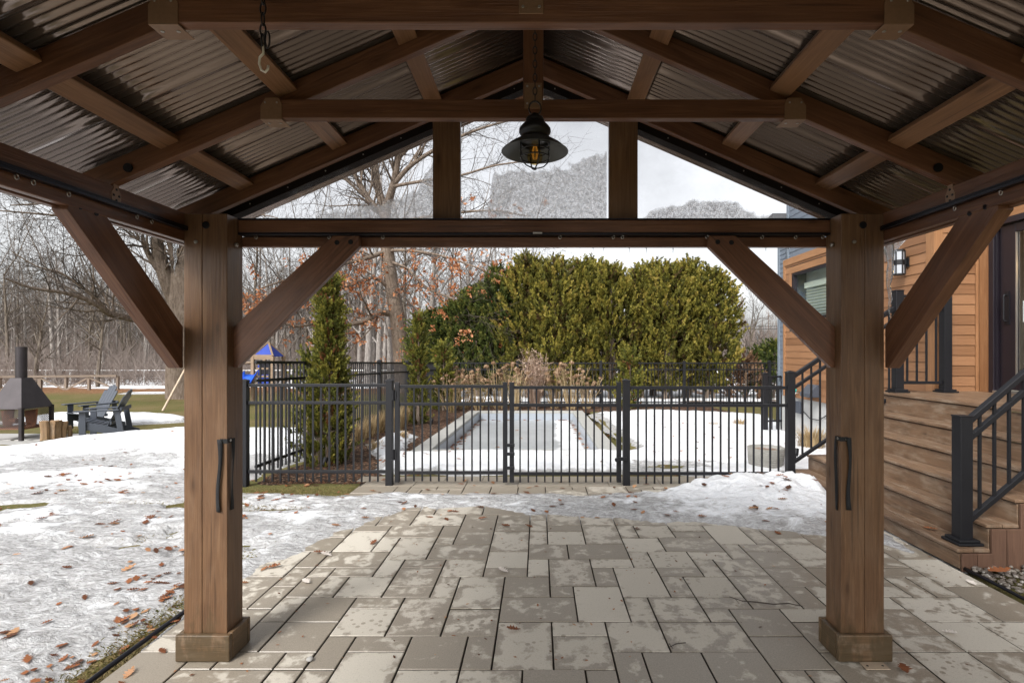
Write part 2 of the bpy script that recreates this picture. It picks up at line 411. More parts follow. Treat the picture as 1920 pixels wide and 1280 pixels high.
# ground material: grass, thatch and leaf litter
t = NT('lawn_grass'); v = t.wpos()
n1 = t.noise(v, .55, 6, .6); n2 = t.noise(v, 9, 6, .7); n3 = t.noise(v, 60, 3)
c = t.ramp(n1, [(.36,(.20,.15,.075)),(.5,(.145,.125,.048)),(.62,(.115,.118,.036))])
c = t.mix(t.step(n2, .35, .7), c, t.mix(.55, c, (.20,.155,.07)))
c = t.mix(t.step(n3, .4, .7), c, t.mix(.5, c, (.06,.07,.02)))
far = t.n('ShaderNodeSeparateXYZ'); t.l(v, far.inputs[0])
lit = t.ramp(n2, [(.35,(.10,.055,.03)),(.5,(.22,.11,.055)),(.65,(.33,.2,.12))])
c = t.mix(t.step(t.math('ADD', far.outputs[1], t.math('MULTIPLY', n1, 6)), 25.3, 27.0), c, lit)
M_GRASS = t.done(t.bsdf(c, .9, t.bump(t.math('ADD', n2, n3), .8, .04), spec=.1))
t = NT('bed_mulch'); v = t.wpos()
n1 = t.noise(v, 2.0, 5); n2 = t.noise(v, 26, 5, .7); k = t.vor(v, 34, out='Color')
kk = t.n('ShaderNodeSeparateColor'); t.l(k, kk.inputs[0])
c = t.ramp(kk.outputs[0], [(.15,(.035,.022,.016)),(.5,(.085,.05,.032)),(.72,(.20,.09,.045)),(.95,(.33,.22,.15))])
c = t.mix(t.step(n2, .4, .65), c, (.03,.02,.015))
M_MULCH = t.done(t.bsdf(c, .9, t.bump(t.math('ADD', n2, t.vor(v,34)), 1.0, .03), spec=.15))
# snow: crusty melt-freeze snow, wet grey ice where it lies thin
t = NT('old_snow'); v = t.wpos((1,1.5,1)); ice = t.attr('ice')
n1 = t.noise(v, 5.0, 8, .62, .7); n2 = t.noise(v, 19, 5, .6, .5); n3 = t.noise(v, 90, 3); n0 = t.noise(v, 1.1, 5, .6)
thr = t.math('ADD', t.math('MULTIPLY', n1, .55), t.math('ADD', t.math('MULTIPLY', n2, .30), t.math('MULTIPLY', n0, .35)))
f = t.math('SUBTRACT', t.math('ADD', thr, t.math('MULTIPLY', ice, .42)), .74)
fi = t.step(f, -.04, .06)
white = t.ramp(n2, [(.3,(.66,.675,.70)),(.7,(.80,.805,.815))])
grey = t.ramp(n2, [(.25,(.22,.21,.20)),(.5,(.39,.385,.38)),(.8,(.62,.62,.625))])
c = t.mix(fi, white, grey)
d = t.noise(v, 34, 4, .7); c = t.mix(t.step(d, .66, .74), c, t.mix(.55, c, (.16,.12,.085)))
rg = t.math('SUBTRACT', .62, t.math('MULTIPLY', fi, .36))
hh = t.math('ADD', t.math('MULTIPLY', n1, 1.4), t.math('ADD', t.math('MULTIPLY', n2, .55), t.math('MULTIPLY', n3, .05)))
M_SNOW = t.done(t.bsdf(c, rg, t.bump(hh, .75, .035), spec=.4))
t = NT('far_snow'); v = t.wpos(); n1 = t.noise(v, .5, 7, .7); n2 = t.noise(v, 4, 5)
c = t.mix(t.step(n1, .5, .56), (.80,.81,.83), (.24,.17,.12)); M_FARSNOW = t.done(t.bsdf(c, .7, t.bump(n2, .5, .05)))

gxs = axis([(-150,-40,10),(-40,-16,1),(-16,-3.2,.2),(-3.2,-2.05,.06),(-2.05,5.1,.24),(5.1,40,2),(40,150,10)])
gys = axis([(-30,-4,3),(-4,2,.5),(2,6.7,.1),(6.7,26,.3),(26,60,2),(60,200,10)])
def ground_z(X, Y):
    z = base_z(X, Y)+.03*(fbm(X*2, Y*2, 3)-.5)*(np.abs(X) < 40)*(Y > 6.7)
    hole = (X > -2.0) & (X < 1.3) & (Y > 8.4) & (Y < 15.9)
    return np.where(hole, z-.6, z)
o = grid_obj('ground', gxs, gys, ground_z, M_GRASS)
tag(o, 'olive winter lawn and leaf littered ground round the gazebo', None, None, 'structure')

sxs = axis([(-40,-16,.6),(-16,-9,.12),(-9,-4.5,.06),(-4.5,3.1,.03),(3.1,6.8,.08)])
sys_ = axis([(-2,1.8,.3),(1.8,6.8,.03),(6.8,11,.05),(11,24,.12)])
def icef(X, Y):
    d = snow_depth(X, Y)
    i = np.clip(1-(d-.005)/.055, 0, 1)
    lw = np.clip((-2.0-X)/.6, 0, 1)*np.clip((8.2-Y)/1.2, 0, 1)
    i = np.maximum(i*.95, lw*np.clip(.62+3.0*(fbm(X*.8+5, Y*1.5, 4)-.5), .12, .95))
    i = np.maximum(i*np.where((X > -2.2) & (Y < 6.2), .75, 1), .55*np.clip((6.0-Y)/.4,0,1)*np.clip((X+2.3)/.3,0,1)*np.clip(1-(d-.035)/.09,0,1))
    return np.clip(i, 0, 1)
o = grid_obj('snow_cover', sxs, sys_, snow_z, M_SNOW, keep=lambda X,Y: snow_depth(X,Y) > -.03, attrs={'ice': icef})
tag(o, 'old crusty snow and grey ice lying over lawn and patio edge', None, None, 'stuff')
fx = axis([(-80,-3,1.2),(-3,30,1.0)]); fy = axis([(18,40,.6),(40,90,2)])
def farsnow_z(X, Y):
    n = fbm(X*.35, Y*.5, 4)-.47
    n = np.where((X < -3.2) & (Y < 27.5), -.2, n)+np.where(X > -3, .12, 0)
    return zg(X, Y)-.02+np.clip(n*.8, -.1, .1)
o = grid_obj('woodland_snow', fx, fy, farsnow_z, M_FARSNOW)
tag(o, 'patchy snow on the woodland floor beyond the fences', None, None, 'stuff')

# mulch bed round the pool, as a sheet a little above the soil
bed = [(-3.3,6.28),(-1.9,6.28),(-2.15,7.0),(-2.3,8.4),(-1.95,8.6),(-1.95,15.6),(1.6,15.7),(4.8,14.9),(5.6,15.4),(5.6,17.5),(-3.3,17.5)]
bx = axis([(-3.4,5.7,.07)]); by = axis([(6.2,17.6,.08)])
def bed_d(X, Y): return np.clip((sdf_poly(X, Y, bed)+.25*(fbm(X*2,Y*2,3)-.5))*.3, -.05, .012)
o = grid_obj('mulch_bed', bx, by, lambda X,Y: zg(X,Y)-.012+bed_d(X,Y)+.02*(fbm(X*9,Y*9,3)-.5), M_MULCH,
             keep=lambda X,Y: (bed_d(X,Y) > -.03) & ~((X > -1.8) & (X < 1.08) & (Y > 8.5) & (Y < 15.5)))
tag(o, 'brown bark mulch bed with dead leaves round the pool', None, None, 'stuff')

# ------------------------------------------------------------------ patio of individual pavers in one sheet
t = NT('concrete_paver'); tone = t.attr('tone'); v = t.wpos()
n1 = t.noise(v, 10.5, 7, .62, .3); n2 = t.noise(v, 150, 3, .6); n3 = t.noise(v, 1.3, 4); n5 = t.noise(v, 34, 4, .6)
sp = t.vor(v, 21, rnd=1); spm = t.step(t.noise(v, 2.2, 3), .5, .58)
dryc = t.ramp(n2, [(.3,(.425,.385,.32)),(.7,(.54,.493,.415))])
wetc = t.ramp(n2, [(.3,(.215,.183,.142)),(.7,(.305,.264,.21))])
tn = t.math('FRACT', t.math('MULTIPLY', tone, 7.31))
dryc = t.mix(.35, dryc, t.mix(tn, (.38,.345,.29), (.55,.508,.435)))
th = t.math('ADD', t.math('MULTIPLY', tone, .40), t.math('ADD', t.math('MULTIPLY', n3, .30), t.math('ADD', t.math('MULTIPLY', n1, .95), t.math('ADD', t.math('MULTIPLY', n5, .16), t.math('MULTIPLY', t.attr('rim'), .13)))))
wet = t.step(th, .885, .985)
drop = t.math('MULTIPLY', t.step(sp, .30, .26), spm)
wet = t.math('MAXIMUM', wet, drop)
c = t.mix(wet, dryc, wetc)
fl = t.vor(v, 75); c = t.mix(t.step(fl, .14, .10), c, t.mix(.6, c, (.10,.085,.07)))
rg = t.math('SUBTRACT', .85, t.math('MULTIPLY', wet, .52))
M_PAVER = t.done(t.bsdf(c, rg, t.bump(t.math('ADD', n2, t.math('MULTIPLY', n5, .5)), .25, .004), spec=.4))
t = NT('joint_sand'); v = t.wpos(); n = t.noise(v, 60, 4)
M_JOINT = t.done(t.bsdf(t.ramp(n, [(.3,(.03,.026,.018)),(.7,(.075,.062,.045))]), .95, t.bump(n, .5, .01)))

U = .152; X0 = -.230; Y0 = 2.590
fixed = [(0,0,2,3),(2,2,2,1),(2,0,2,2),(4,1,2,2),(4,-1,1,2),(5,-1,2,2),(7,-1,2,2),(6,1,3,2),(9,0,2,2),(9,2,2,2),(8,3,1,1),(0,3,3,2),(3,3,2,3),(5,3,1,2),(6,3,2,2),(8,4,2,1),(10,4,2,3),(2,5,1,1),(0,5,2,2),(2,6,2,3),(4,6,1,2),(5,5,2,3),(4,8,2,1),(1,7,1,2),(-1,7,2,1),(-1,8,2,2),(1,9,2,2),(3,9,3,2),(-1,10,2,3),(1,11,1,2),(2,11,2,2),(2,13,2,1),(4,11,2,3),(-1,0,1,2),(-3,0,2,2),(-5,1,2,1),(-6,0,1,2),(-5,-1,2,2),(-3,-2,2,2),(-6,2,2,2),(-6,4,2,1),(-4,2,2,3),(-2,2,2,2),(-2,4,2,2),(-2,6,2,1),(-3,5,1,2),(-5,5,2,1),(-5,6,2,2),(-5,8,2,1),(-3,7,2,2),(-6,7,1,2),(-7,5,2,2),(-8,5,1,2),(-8,7,2,1),(-9,8,3,2),(-8,3,2,2),(-8,1,2,2),(-6,9,2,3),(-4,9,3,2),(-4,11,1,1),(-3,11,2,2),(-4,12,1,2),(-7,12,3,2),(-7,10,1,2),(10,7,2,2),(9,9,2,1),(9,7,1,2),(7,8,2,2),(7,7,2,1),(7,5,1,2),(8,5,2,2),(11,9,1,2),(12,10,2,1),(12,8,2,2),(14,9,2,2),(12,6,2,2),(12,4,1,2),(11,3,2,1),(11,11,2,3),(13,11,1,2),(8,10,3,2),(6,10,2,2),(9,12,2,1),(6,12,1,2),(7,12,2,2),(6,8,1,2)]
i0, i1, r0, r1 = -12, 21, -26, 23
occ = {}; tiles = []
def can(i, r, w, h): return i+w <= i1 and r+h <= r1 and all((a,b) not in occ for a in range(i,i+w) for b in range(r,r+h))
def put(i, r, w, h):
    for a in range(i,i+w):
        for b in range(r,r+h): occ[(a,b)] = 1
    tiles.append((i,r,w,h))
for f in fixed:
    if can(*f): put(*f)
rr = random.Random(5)
for r in range(r0, r1):
    for i in range(i0, i1):
        if (i,r) in occ: continue
        ops = [(2,2,2.2),(2,3,1.5),(3,2,3.2),(1,2,1.0),(2,1,2.2)]
        ops = [(w,h,p) for w,h,p in ops if can(i,r,w,h)]
        if not ops: put(i,r,1,1); continue
        w,h,p = rr.choices(ops, [p for _,_,p in ops])[0]; put(i,r,w,h)
def paver_sheet(name, tl, x0, y0, u, ang=0, zt=0.0, seed=3, clip=None):
    m = MB(); rs = random.Random(seed); rim = []
    for (i,r,w,h) in tl:
        a = x0+i*u; b = y0+r*u; c = a+w*u; d = b+h*u
        if clip: a = max(a, clip[0]); c = min(c, clip[1]); b = max(b, clip[2]); d = min(d, clip[3])
        if c-a < .03 or d-b < .03: continue
        g = .0042; a += g; b += g; c -= g; d -= g; e = .003
        dz = rs.uniform(-.0015,.0015); z = zt+dz; tx = rs.uniform(-.0012,.0012); m.a = rs.random()
        # dampness: the left edge and the rows next to the snow stay wet
        mx, my = (a+c)/2, (b+d)/2
        damp = .0
        if mx < -1.25: damp += .25
        if my > 4.5 and mx < .3: damp += .3
        if my > 5.6: damp += .4
        if my < 2.75: damp += .22
        m.a = min(1.15, m.a*.8+damp)
        vs = [(a,b,z-.05),(c,b,z-.05),(c,d,z-.05),(a,d,z-.05),(a,b,z-.004),(c,b,z-.004),(c,d,z-.004+tx),(a,d,z-.004+tx),(a+e,b+e,z),(c-e,b+e,z),(c-e,d-e,z+tx),(a+e,d-e,z+tx)]
        q = min(.045,(c-a)*.3,(d-b)*.3); vs += [(a+q,b+q,z),(c-q,b+q,z),(c-q,d-q,z+tx),(a+q,d-q,z+tx)]; rim += [1]*12+[0]*4
        m.mat = 1; m.add(vs, [(0,1,5,4),(1,2,6,5),(2,3,7,6),(3,0,4,7)]); m.mat = 0; nv = len(m.v)-16
        for f_ in [(4,5,9,8),(5,6,10,9),(6,7,11,10),(7,4,8,11),(8,9,13,12),(9,10,14,13),(10,11,15,14),(11,8,12,15),(12,13,14,15)]:
            m.f.append(tuple(nv+i_ for i_ in f_)); m.m.append(0); m.at.append(m.a)
    o = m.obj(name, [M_PAVER, M_JOINT], attr=True); at = o.data.attributes.new('rim','FLOAT','POINT'); at.data.foreach_set('value', rim); return o
patio = paver_sheet('patio', tiles, X0, Y0, U, clip=(EDGE_L,EDGE_R-.005,-1.3,6.08))
tag(patio, 'grey concrete paver patio with damp patches under the gazebo', None, None, 'structure')
jm = MB(); jm.box2((EDGE_L,-1.3,-.05),(EDGE_R,6.6,-.022)); o = jm.obj('patio_joint_bed', M_JOINT); tag(o, 'dark sand in the patio joints', None, None, 'structure')
# strip of pavers under the gate
gt = []; rs = random.Random(9); y = 6.09
for row, hh in enumerate((.24,.24)):
    x = -1.9-rs.random()*.3
    while x < 2.0:
        w = rs.choice([.45,.6,.6,.75]); gt.append((x,y,w,hh)); x += w
    y += hh
m = MB()
for (x,y,w,hh) in gt:
    g = .003; z = -.004; m.a = rs.uniform(.95,1.3)
    a,b,c,d = x+g, y+g, x+w-g, y+hh-g; e = .005
    m.add([(a,b,z-.05),(c,b,z-.05),(c,d,z-.05),(a,d,z-.05),(a,b,z-.004),(c,b,z-.004),(c,d,z-.004),(a,d,z-.004),(a+e,b+e,z),(c-e,b+e,z),(c-e,d-e,z),(a+e,d-e,z)],
          [(0,1,5,4),(1,2,6,5),(2,3,7,6),(3,0,4,7),(4,5,9,8),(5,6,10,9),(6,7,11,10),(7,4,8,11),(8,9,10,11)])
o = m.obj('gate_path', M_PAVER, attr=True); tag(o, 'wet paver strip running beneath the pool gate', None, None, 'structure')
# edging strips
m = MB(); m.tube([(EDGE_L-.012+.008*math.sin(y*1.7), y, .004+.004*math.sin(y*2.9)) for y in np.linspace(-1,3.45,26)], .013, 8)
o = m.obj('lawn_edging', M_TRACK, smooth=True); tag(o, 'black plastic edging strip between the patio and the icy lawn', 'edging')
m = MB(); m.tube([(EDGE_R+.012, y, .006+.003*math.sin(y*4)) for y in np.linspace(1.2,3.77,16)], .012, 8)
o = m.obj('gravel_edging', M_TRACK, smooth=True); tag(o, 'black edging strip between the patio and the river gravel', 'edging')
# ------------------------------------------------------------------ gazebo
CX = -.022
gz = thing('gazebo', (CX, 1.2, 0), 'brown timber gazebo with ribbed metal roof standing over the paver patio', 'gazebo')
PXW, PYD, PZ = .216, .142, 2.232
XL0, XL1 = -1.776, -1.560          # left post x-range
XR0, XR1 = 1.514, 1.730            # right post
YF, YB = 2.670, 2.812
YM = (YF+YB)/2
def post(x0, x1, seam):
    xm = x0+(x1-x0)*seam; m = MB()
    m.box2((x0,YF,0.02),(xm-.0008,YB,PZ)); m.box2((xm+.0008,YF+.0006,0.02),(x1,YB,PZ))
    # recessed bolts near the top
    m.mat = 1
    xc = (x0+x1)/2
    m.disc((xc+.002,YF+.002,2.175),(0,-1,0),.019,.006); 
    m.mat = 2
    m.disc((xc-.045,YF+.001,2.09),(0,-1,0),.009,.012); 
    s = 1 if x0 < 0 else -1
    m.disc((x1 if x0 < 0 else x0, YM, 2.09),(s,0,0),.011,.014)
    Mx = frame(((x0+x1)/2,YM,0),((x0+x1)/2,YM,PZ),(0,1,0))
    p = m.obj('post', [M_WOODP, M_SCREW, M_STEEL], gz, Mx, .006)
    # base trim: four mitred boards
    e = .027; zt = .137
    for (a, b, c, d, ax) in ((x0-e,YF-e,x1+e,YF-.0005,0),(x0-e,YB+.0005,x1+e,YB+e,0),(x0-e,YF+.001,x0-.0005,YB-.001,1),(x1+.0005,YF+.001,x1+e,YB-.001,1)):
        q = MB(); q.box2((a,b,.004),(c,d,zt))
        ctr = Vector(((a+c)/2,(b+d)/2,.07)); dv = Vector((1,0,0)) if ax == 0 else Vector((0,1,0))
        q.obj('base_trim', M_BASE, p, frame(ctr-dv*.1, ctr+dv*.1), .006)
    return p
postL = post(XL0, XL1, .42); postR = post(XR0, XR1, .55)
ap = MB(); ap.box2((1.59,2.585,.001),(1.705,2.643,.006)); ap.mat = 1
for xx in (1.61,1.685): ap.disc((xx,2.612,.0055),(0,0,1),.006,.0015)
ap.obj('anchor_plate', [plain_mat('tan_plate', (.42,.33,.24), .5), M_SCREW], postR, bevel=.003)

# eave beams: upper board, track, lower board, along Y on the outer face of the posts
BT, BZ0, BZT, BZ1 = .036, 2.094, 2.150, 2.236
Y_NEAR = -1.8
for s, xi in ((-1, XL0), (1, XR1)):
    xo = xi+s*BT; xc = (xi+xo)/2
    timber('beam', gz, (xc+s*.001, Y_NEAR, (BZ0+BZT)/2), (xc+s*.001, 3.02, (BZ0+BZT)/2), BT, BZT-BZ0-.004, M_WOOD)
    timber('beam', gz, (xc, Y_NEAR, (BZT+.012+BZ1)/2), (xc, 3.02, (BZT+.012+BZ1)/2), BT+.004, BZ1-BZT-.012, M_WOOD)
    # outer cover board, seen from below as a second strip
    timber('beam', gz, (xo+s*.026, Y_NEAR, 2.16), (xo+s*.026, 3.02, 2.16), .034, .138, M_WOOD)
    tr = MB(); tr.box2((xi-s*.024, Y_NEAR, BZT-.004),(xi+s*.012, YF-.004, BZT+.010)); tr.box2((xi-s*.024, Y_NEAR, BZT+.010),(xi-s*.020, YF-.004, BZT+.018))
    tk = tr.obj('curtain_track', M_TRACK, gz, bevel=.002)
    for yy in ((1.80,1.86,2.0,2.34,2.43) if s < 0 else (1.63,1.98,2.2)):
        h = MB(); pts = [(xi-s*.014, yy+.007*math.sin(a), BZT-.012+.009*math.cos(a)-.004) for a in np.linspace(0,5.4,10)]
        h.tube(pts, .0022, 6); h.obj('track_hook', M_STEEL, tk, smooth=True)
# front beam (along X) behind the posts
xa, xb = XL0+.03, XR1-.03
timber('beam', gz, (xa, YB+.02, 2.120), (xb, YB+.02, 2.120), .036, .052, M_WOOD)
timber('beam', gz, (XL1+.001, YM+.045, 2.192), (XR0-.001, YM+.045, 2.192), .040, .064, M_WOOD)
m = MB(); m.box2((XL1+.001, YM+.022, 2.147),(XR0-.001, YB+.03, 2.158)); m.box2((XL1+.001, YM+.020, 2.2245),(XR0-.001, YB+.045, 2.232)); ftk = m.obj('curtain_track', M_TRACK, gz, bevel=.002)
for px in (480,617,664,718,1050,1150,1167,1326,1429,1492,1543):
    yy = YM+.03; x = (px-PX)/F*yy
    h = MB(); h.tube([(x+.007*math.sin(a), yy, 2.136+.009*math.cos(a)) for a in np.linspace(0,5.4,10)], .0024, 6); h.obj('track_hook', M_STEEL, ftk, smooth=True)
m = MB(); m.box2((-.03,YM+.012,2.150),(.018,YM+.02,2.158)); m.obj('track_latch', M_STEEL, ftk)

# knee braces
BW = .036
def brace_front(s, x_post):
    # in plane of the front beam: from post inner side up to the beam underside
    yc = YM+.0
    x0 = x_post; L = .645; wd = .128
    def P(u, z): return Vector((x0+s*u, 0, z))
    zb = 1.462; zt = 2.133
    o = [P(0,zb), P(.02,zb-.002), P(L, zt-.055), P(L-.003, zt), P(L-.137, zt), P(0, zb+.205)]
    o = [q+Vector((0,yc-BW/2,0)) for q in o]
    m = MB(); m.prism(o, (0,BW,0)); m.mat = 1
    for uu, zz in ((L-.115,zt-.035),(L-.045,zt-.032)): m.disc(P(uu,zz)+Vector((0,yc-BW/2+.001,0)),(0,-1,0),.013,.004)
    M = frame(P(0,zb)+Vector((0,yc,0)), P(L,zt)+Vector((0,yc,0)))
    m.obj('brace', [M_WOOD, M_SCREW], gz, M, .004)
brace_front(1, XL1); brace_front(-1, XR0)
def brace_side(s, xi):
    # in the plane of the eave beam, from the post towards the camera
    x_in = xi+s*.004
    def P(u, z): return Vector((x_in, YF-u, z))
    L = .655; zb = 1.462; zt = 2.140
    o = [P(0,zb), P(.02,zb-.002), P(L, zt-.06), P(L-.003, zt), P(L-.14, zt), P(0, zb+.205)]
    m = MB(); m.prism(o, (s*.062,0,0)); m.mat = 1
    for uu, zz in ((L-.13,zt-.04),(L-.055,zt-.034)): m.disc(P(uu,zz)+Vector((s*.001,0,0)),(-s,0,0),.012,.004)
    m.obj('brace', [M_WOOD, M_SCREW], gz, frame(P(0,zb),P(L,zt)), .004)
brace_side(-1, XL0); brace_side(1, XR1)

# rafters
SL = .435; ANG = math.atan(SL); ZA = 2.240+SL*1.756
def rz(x): return ZA-SL*abs(x-CX)          # underside of the rafters
RH = .092
NV = Vector((0,0,1))
YR = [2.80, 2.22, 1.607, .99]
def rafter(y, s, xo=1.90):
    n = Vector((s*math.sin(ANG),0,math.cos(ANG)))
    a = Vector((CX, y, ZA)); b = Vector((CX+s*xo, y, ZA-SL*xo))
    up = RH/math.cos(ANG)
    o = [a, b, b+Vector((0,0,up)), a+Vector((0,0,up))]
    m = MB(); m.prism(o, (0,.038,0)); m.mat = 1
    return m.obj('rafter', [M_WOOD, M_SCREW], gz, frame(a,b), .003)
for y in YR:
    for s in (-1,1): rafter(y, s)
# ridge
timber('ridge_beam', gz, (CX, -1.8, ZA+.045), (CX, 3.05, ZA+.045), .03, .12, M_WOOD)
# blocking between the rafters, flush with their tops
for k in range(3):
    ya, yb = YR[k+1]+.039, YR[k]-.001
    for s in (-1,1):
        for off in (.50, 1.0, 1.49):
            x = CX+s*off; n = Vector((s*math.sin(ANG),0,math.cos(ANG)))
            base = Vector((x,0,rz(x)))+n*(.062)
            timber('blocking', gz, base+Vector((0,ya,0)), base+Vector((0,yb,0)), .086, .028, M_PURL, up=n)
# collar ties with steel brackets
def collar(y, zb, zt, half, tag_=None):
    m = MB(); a = Vector((CX-half, y-.021, (zb+zt)/2)); b = Vector((CX+half, y-.021, (zb+zt)/2))
    hh = (zt-zb)/2
    o = [Vector((CX-half,y-.040,zb)),Vector((CX+half,y-.040,zb)),Vector((CX+half,y-.040,zt-.045)),Vector((CX+half-.06,y-.040,zt)),Vector((CX-half+.06,y-.040,zt)),Vector((CX-half,y-.040,zt-.045))]
    m.prism(o, (0,.0385,0)); c = m.obj('collar_tie', M_WOOD, gz, frame(a,b), .003)
    for s in (-1,1):
        q = MB(); xe = CX+s*(half+.004); w = .088
        yf = y-.0435
        pl = [(xe,zb-.004),(xe-s*w,zb-.004),(xe-s*w,zb+.055),(xe-s*(w-.012),zb+.082),(xe-s*.02,zb+.082),(xe,zb+.05)]
        q.prism([Vector((a_,yf,b_)) for a_,b_ in pl], (0,.003,0))
        q.box2((min(xe,xe-s*w), yf, zb-.0075),(max(xe,xe-s*w), y+.036, zb-.0045))
        q.mat = 1
        for du in (.02,.068):
            q.disc((xe-s*du, y-.01, zb-.0075),(0,0,-1),.006,.003,8); q.disc((xe-s*du, yf, zb+.062),(0,-1,0),.0045,.003,8)
        q.obj('bracket', [M_BRONZE, M_STEEL], c, bevel=.002)
    return c
c2 = collar(2.22, 2.497, 2.574, 1.11); c3 = collar(1.607, 2.511, 2.588, 1.12)
for y, cc in ((2.22,c2),(1.607,c3)):
    kp = timber('king_post', gz, (CX, y-.021, 2.575), (CX, y-.021, ZA-.002), .036, .083, M_WOOD, up=(1,0,0))
    q = MB(); q.box2((CX-.036,y-.0435,2.535),(CX+.036,y-.0405,2.640)); q.mat = 1
    for dx in (-.024,.024):
        for zz in (2.555,2.625): q.disc((CX+dx,y-.0435,zz),(0,-1,0),.005,.003,8)
    q.obj('nail_plate', [M_BRONZE, M_STEEL], kp, bevel=.002)
# rafter ties on the eave beams
for y in (2.22, 1.607):
    for s, xi in ((-1,XL0),(1,XR1)):
        q = MB(); yc = y+.019; xf = xi-s*.0035
        pl = [(yc-.016,2.262),(yc-.013,2.228),(yc-.026,2.205),(yc-.026,2.180),(yc-.012,2.162),(yc+.012,2.162),(yc+.026,2.180),(yc+.026,2.205),(yc+.013,2.228),(yc+.016,2.262)]
        q.prism([Vector((xf,a_,b_)) for a_,b_ in pl], (s*.003,0,0))
        q.mat = 1
        for dy,dz in ((-.014,2.197),(.014,2.197),(0,2.177),(0,2.222)): q.disc((xf,yc+dy,dz),(-s,0,0),.0055,.0025,8)
        q.obj('rafter_tie', [M_BRONZE, M_SCREW], gz, bevel=.0015)
        q = MB(); q.disc((xi-s*.07, y-.001, rz(xi-s*.07)+.035),(0,-1,0),.019,.007); q.obj('rafter_bolt', M_SCREW, gz)
# gable studs, dark trim, panes
YG = 2.835
for x0, x1 in ((-.560,-.414),(.372,.524)):
    xm = (x0+x1)/2; top = rz(x1 if x0 < 0 else x0)+.03
    timber('gable_stud', gz, (xm, YG, 2.2325), (xm, YG, top), .036, x1-x0, M_WOODP, up=(1,0,0))
for s in (-1,1):
    a = Vector((CX, 2.862, ZA-.028)); b = Vector((CX+s*1.82, 2.862, ZA-.028-SL*1.82))
    m = MB(); m.prism([a, b, b+Vector((0,0,.05)), a+Vector((0,0,.05))], (0,.07,0)); m.mat = 1
    for u in np.linspace(.06,.95,9):
        p = a.lerp(b,u)+Vector((0,0,.022)); m.disc(p,(0,-1,0),.004,.003,8)
    m.obj('gable_trim', [M_DARKTRIM, M_STEEL], gz, bevel=.002)
YP = 2.868
def trim_z(x): return ZA-.022-SL*abs(x-CX)
def pane(x0, x1, icefn, name):
    n = max(2, int(abs(x1-x0)/.1)); xs = sorted(set(list(np.linspace(x0,x1,n))+([CX] if x0 < CX < x1 else [])))
    bot = [Vector((x,YP,2.226)) for x in xs]; top = [Vector((x,YP,max(2.2265,trim_z(x)))) for x in xs]
    m = MB(); vs = bot+top; k = len(xs)
    m.add(vs, [(i,i+1,k+i+1,k+i) for i in range(k-1)])
    m.add([v+Vector((0,.002,0)) for v in vs], [(i+1,i,k+i,k+i+1) for i in range(k-1)])
    p = m.obj('gable_pane', M_VINYL, gz)
    # frost and wet snow frozen on the outer face
    nx, nz = int((x1-x0)/.0055), 100; zt = 2.62
    xs2 = np.linspace(x0+.004,x1-.004,nx); zs2 = np.linspace(2.2335,zt,nz)
    X, Z = np.meshgrid(xs2, zs2)
    dep = icefn(X, Z)+.30*(fbm(X*7+3,Z*7,3)-.5)+.16*(fbm(X*38,Z*38,3)-.5)
    dep = np.minimum(dep, (trim_z(X)-.004-Z)*6)
    th = .0045+.010*np.clip(dep*2.2,0,1)*(fbm(X*46,Z*30+7,3))**1.5+.003*np.clip(dep*4,0,1)
    keep = dep > -.09
    idx = np.arange(nx*nz).reshape(nz,nx)
    q = np.stack([idx[:-1,:-1],idx[:-1,1:],idx[1:,1:],idx[1:,:-1]],-1).reshape(-1,4)
    q = q[keep.reshape(-1)[q].all(1)]
    if len(q):
        V = np.stack([X,YP+.004+th,Z],-1).reshape(-1,3); used = np.unique(q); rem = np.full(nx*nz,-1); rem[used] = np.arange(len(used))
        me = bpy.data.meshes.new('ice_patch'); me.from_pydata(V[used].tolist(), [], rem[q].tolist()); me.materials.append(M_PANEICE)
        me.polygons.foreach_set('use_smooth', [True]*len(me.polygons))
        ca = me.attributes.new('cover','FLOAT','POINT'); ca.data.foreach_set('value', dep.reshape(-1)[used].astype(np.float32))
        o = bpy.data.objects.new('ice_patch', me); COL.objects.link(o)
        adopt(o, p)
    return p
t = NT('pane_ice'); v = t.coord('Object'); n = t.noise(v, 60, 4, .55, .9); n2 = t.noise(v, 200, 3); n3 = t.noise(v, 9, 4)
c = t.ramp(t.math('ADD', t.math('MULTIPLY', n, .7), t.math('MULTIPLY', n2, .3)), [(.36,(.68,.69,.72)),(.47,(.90,.90,.92)),(.58,(1,1,1))])  # light and dark relief of the pebbly ice is put into the colour
tl = t.n('ShaderNodeBsdfTranslucent'); t.l(c, tl.inputs[0])
p_ = t.bsdf(c, .3, t.bump(n, .8, .01), spec=.5); t.l(t.bump(n, 1.0, .012), tl.inputs['Normal'])
m1 = t.n('ShaderNodeMixShader'); m1.inputs[0].default_value = .86; t.l(p_, m1.inputs[1]); t.l(tl.outputs[0], m1.inputs[2])
tp = t.n('ShaderNodeBsdfTransparent'); m2 = t.n('ShaderNodeMixShader'); t.l(t.step(n3, .3, .75), m2.inputs[0]); m2.inputs[0].default_value = .1
cov = t.math('ADD', t.attr('cover'), t.math('MULTIPLY', t.math('SUBTRACT', n, .5), .16))
thick = t.math('MULTIPLY', t.step(cov, -.02, .045), t.math('SUBTRACT', .86, t.math('MULTIPLY', t.step(n, .40, .62), .30)))
mm = t.math('SUBTRACT', 1, thick); t.l(mm, m2.inputs[0]); t.l(m1.outputs[0], m2.inputs[1]); t.l(tp.outputs[0], m2.inputs[2])
M_PANEICE = t.done(m2.outputs[0])
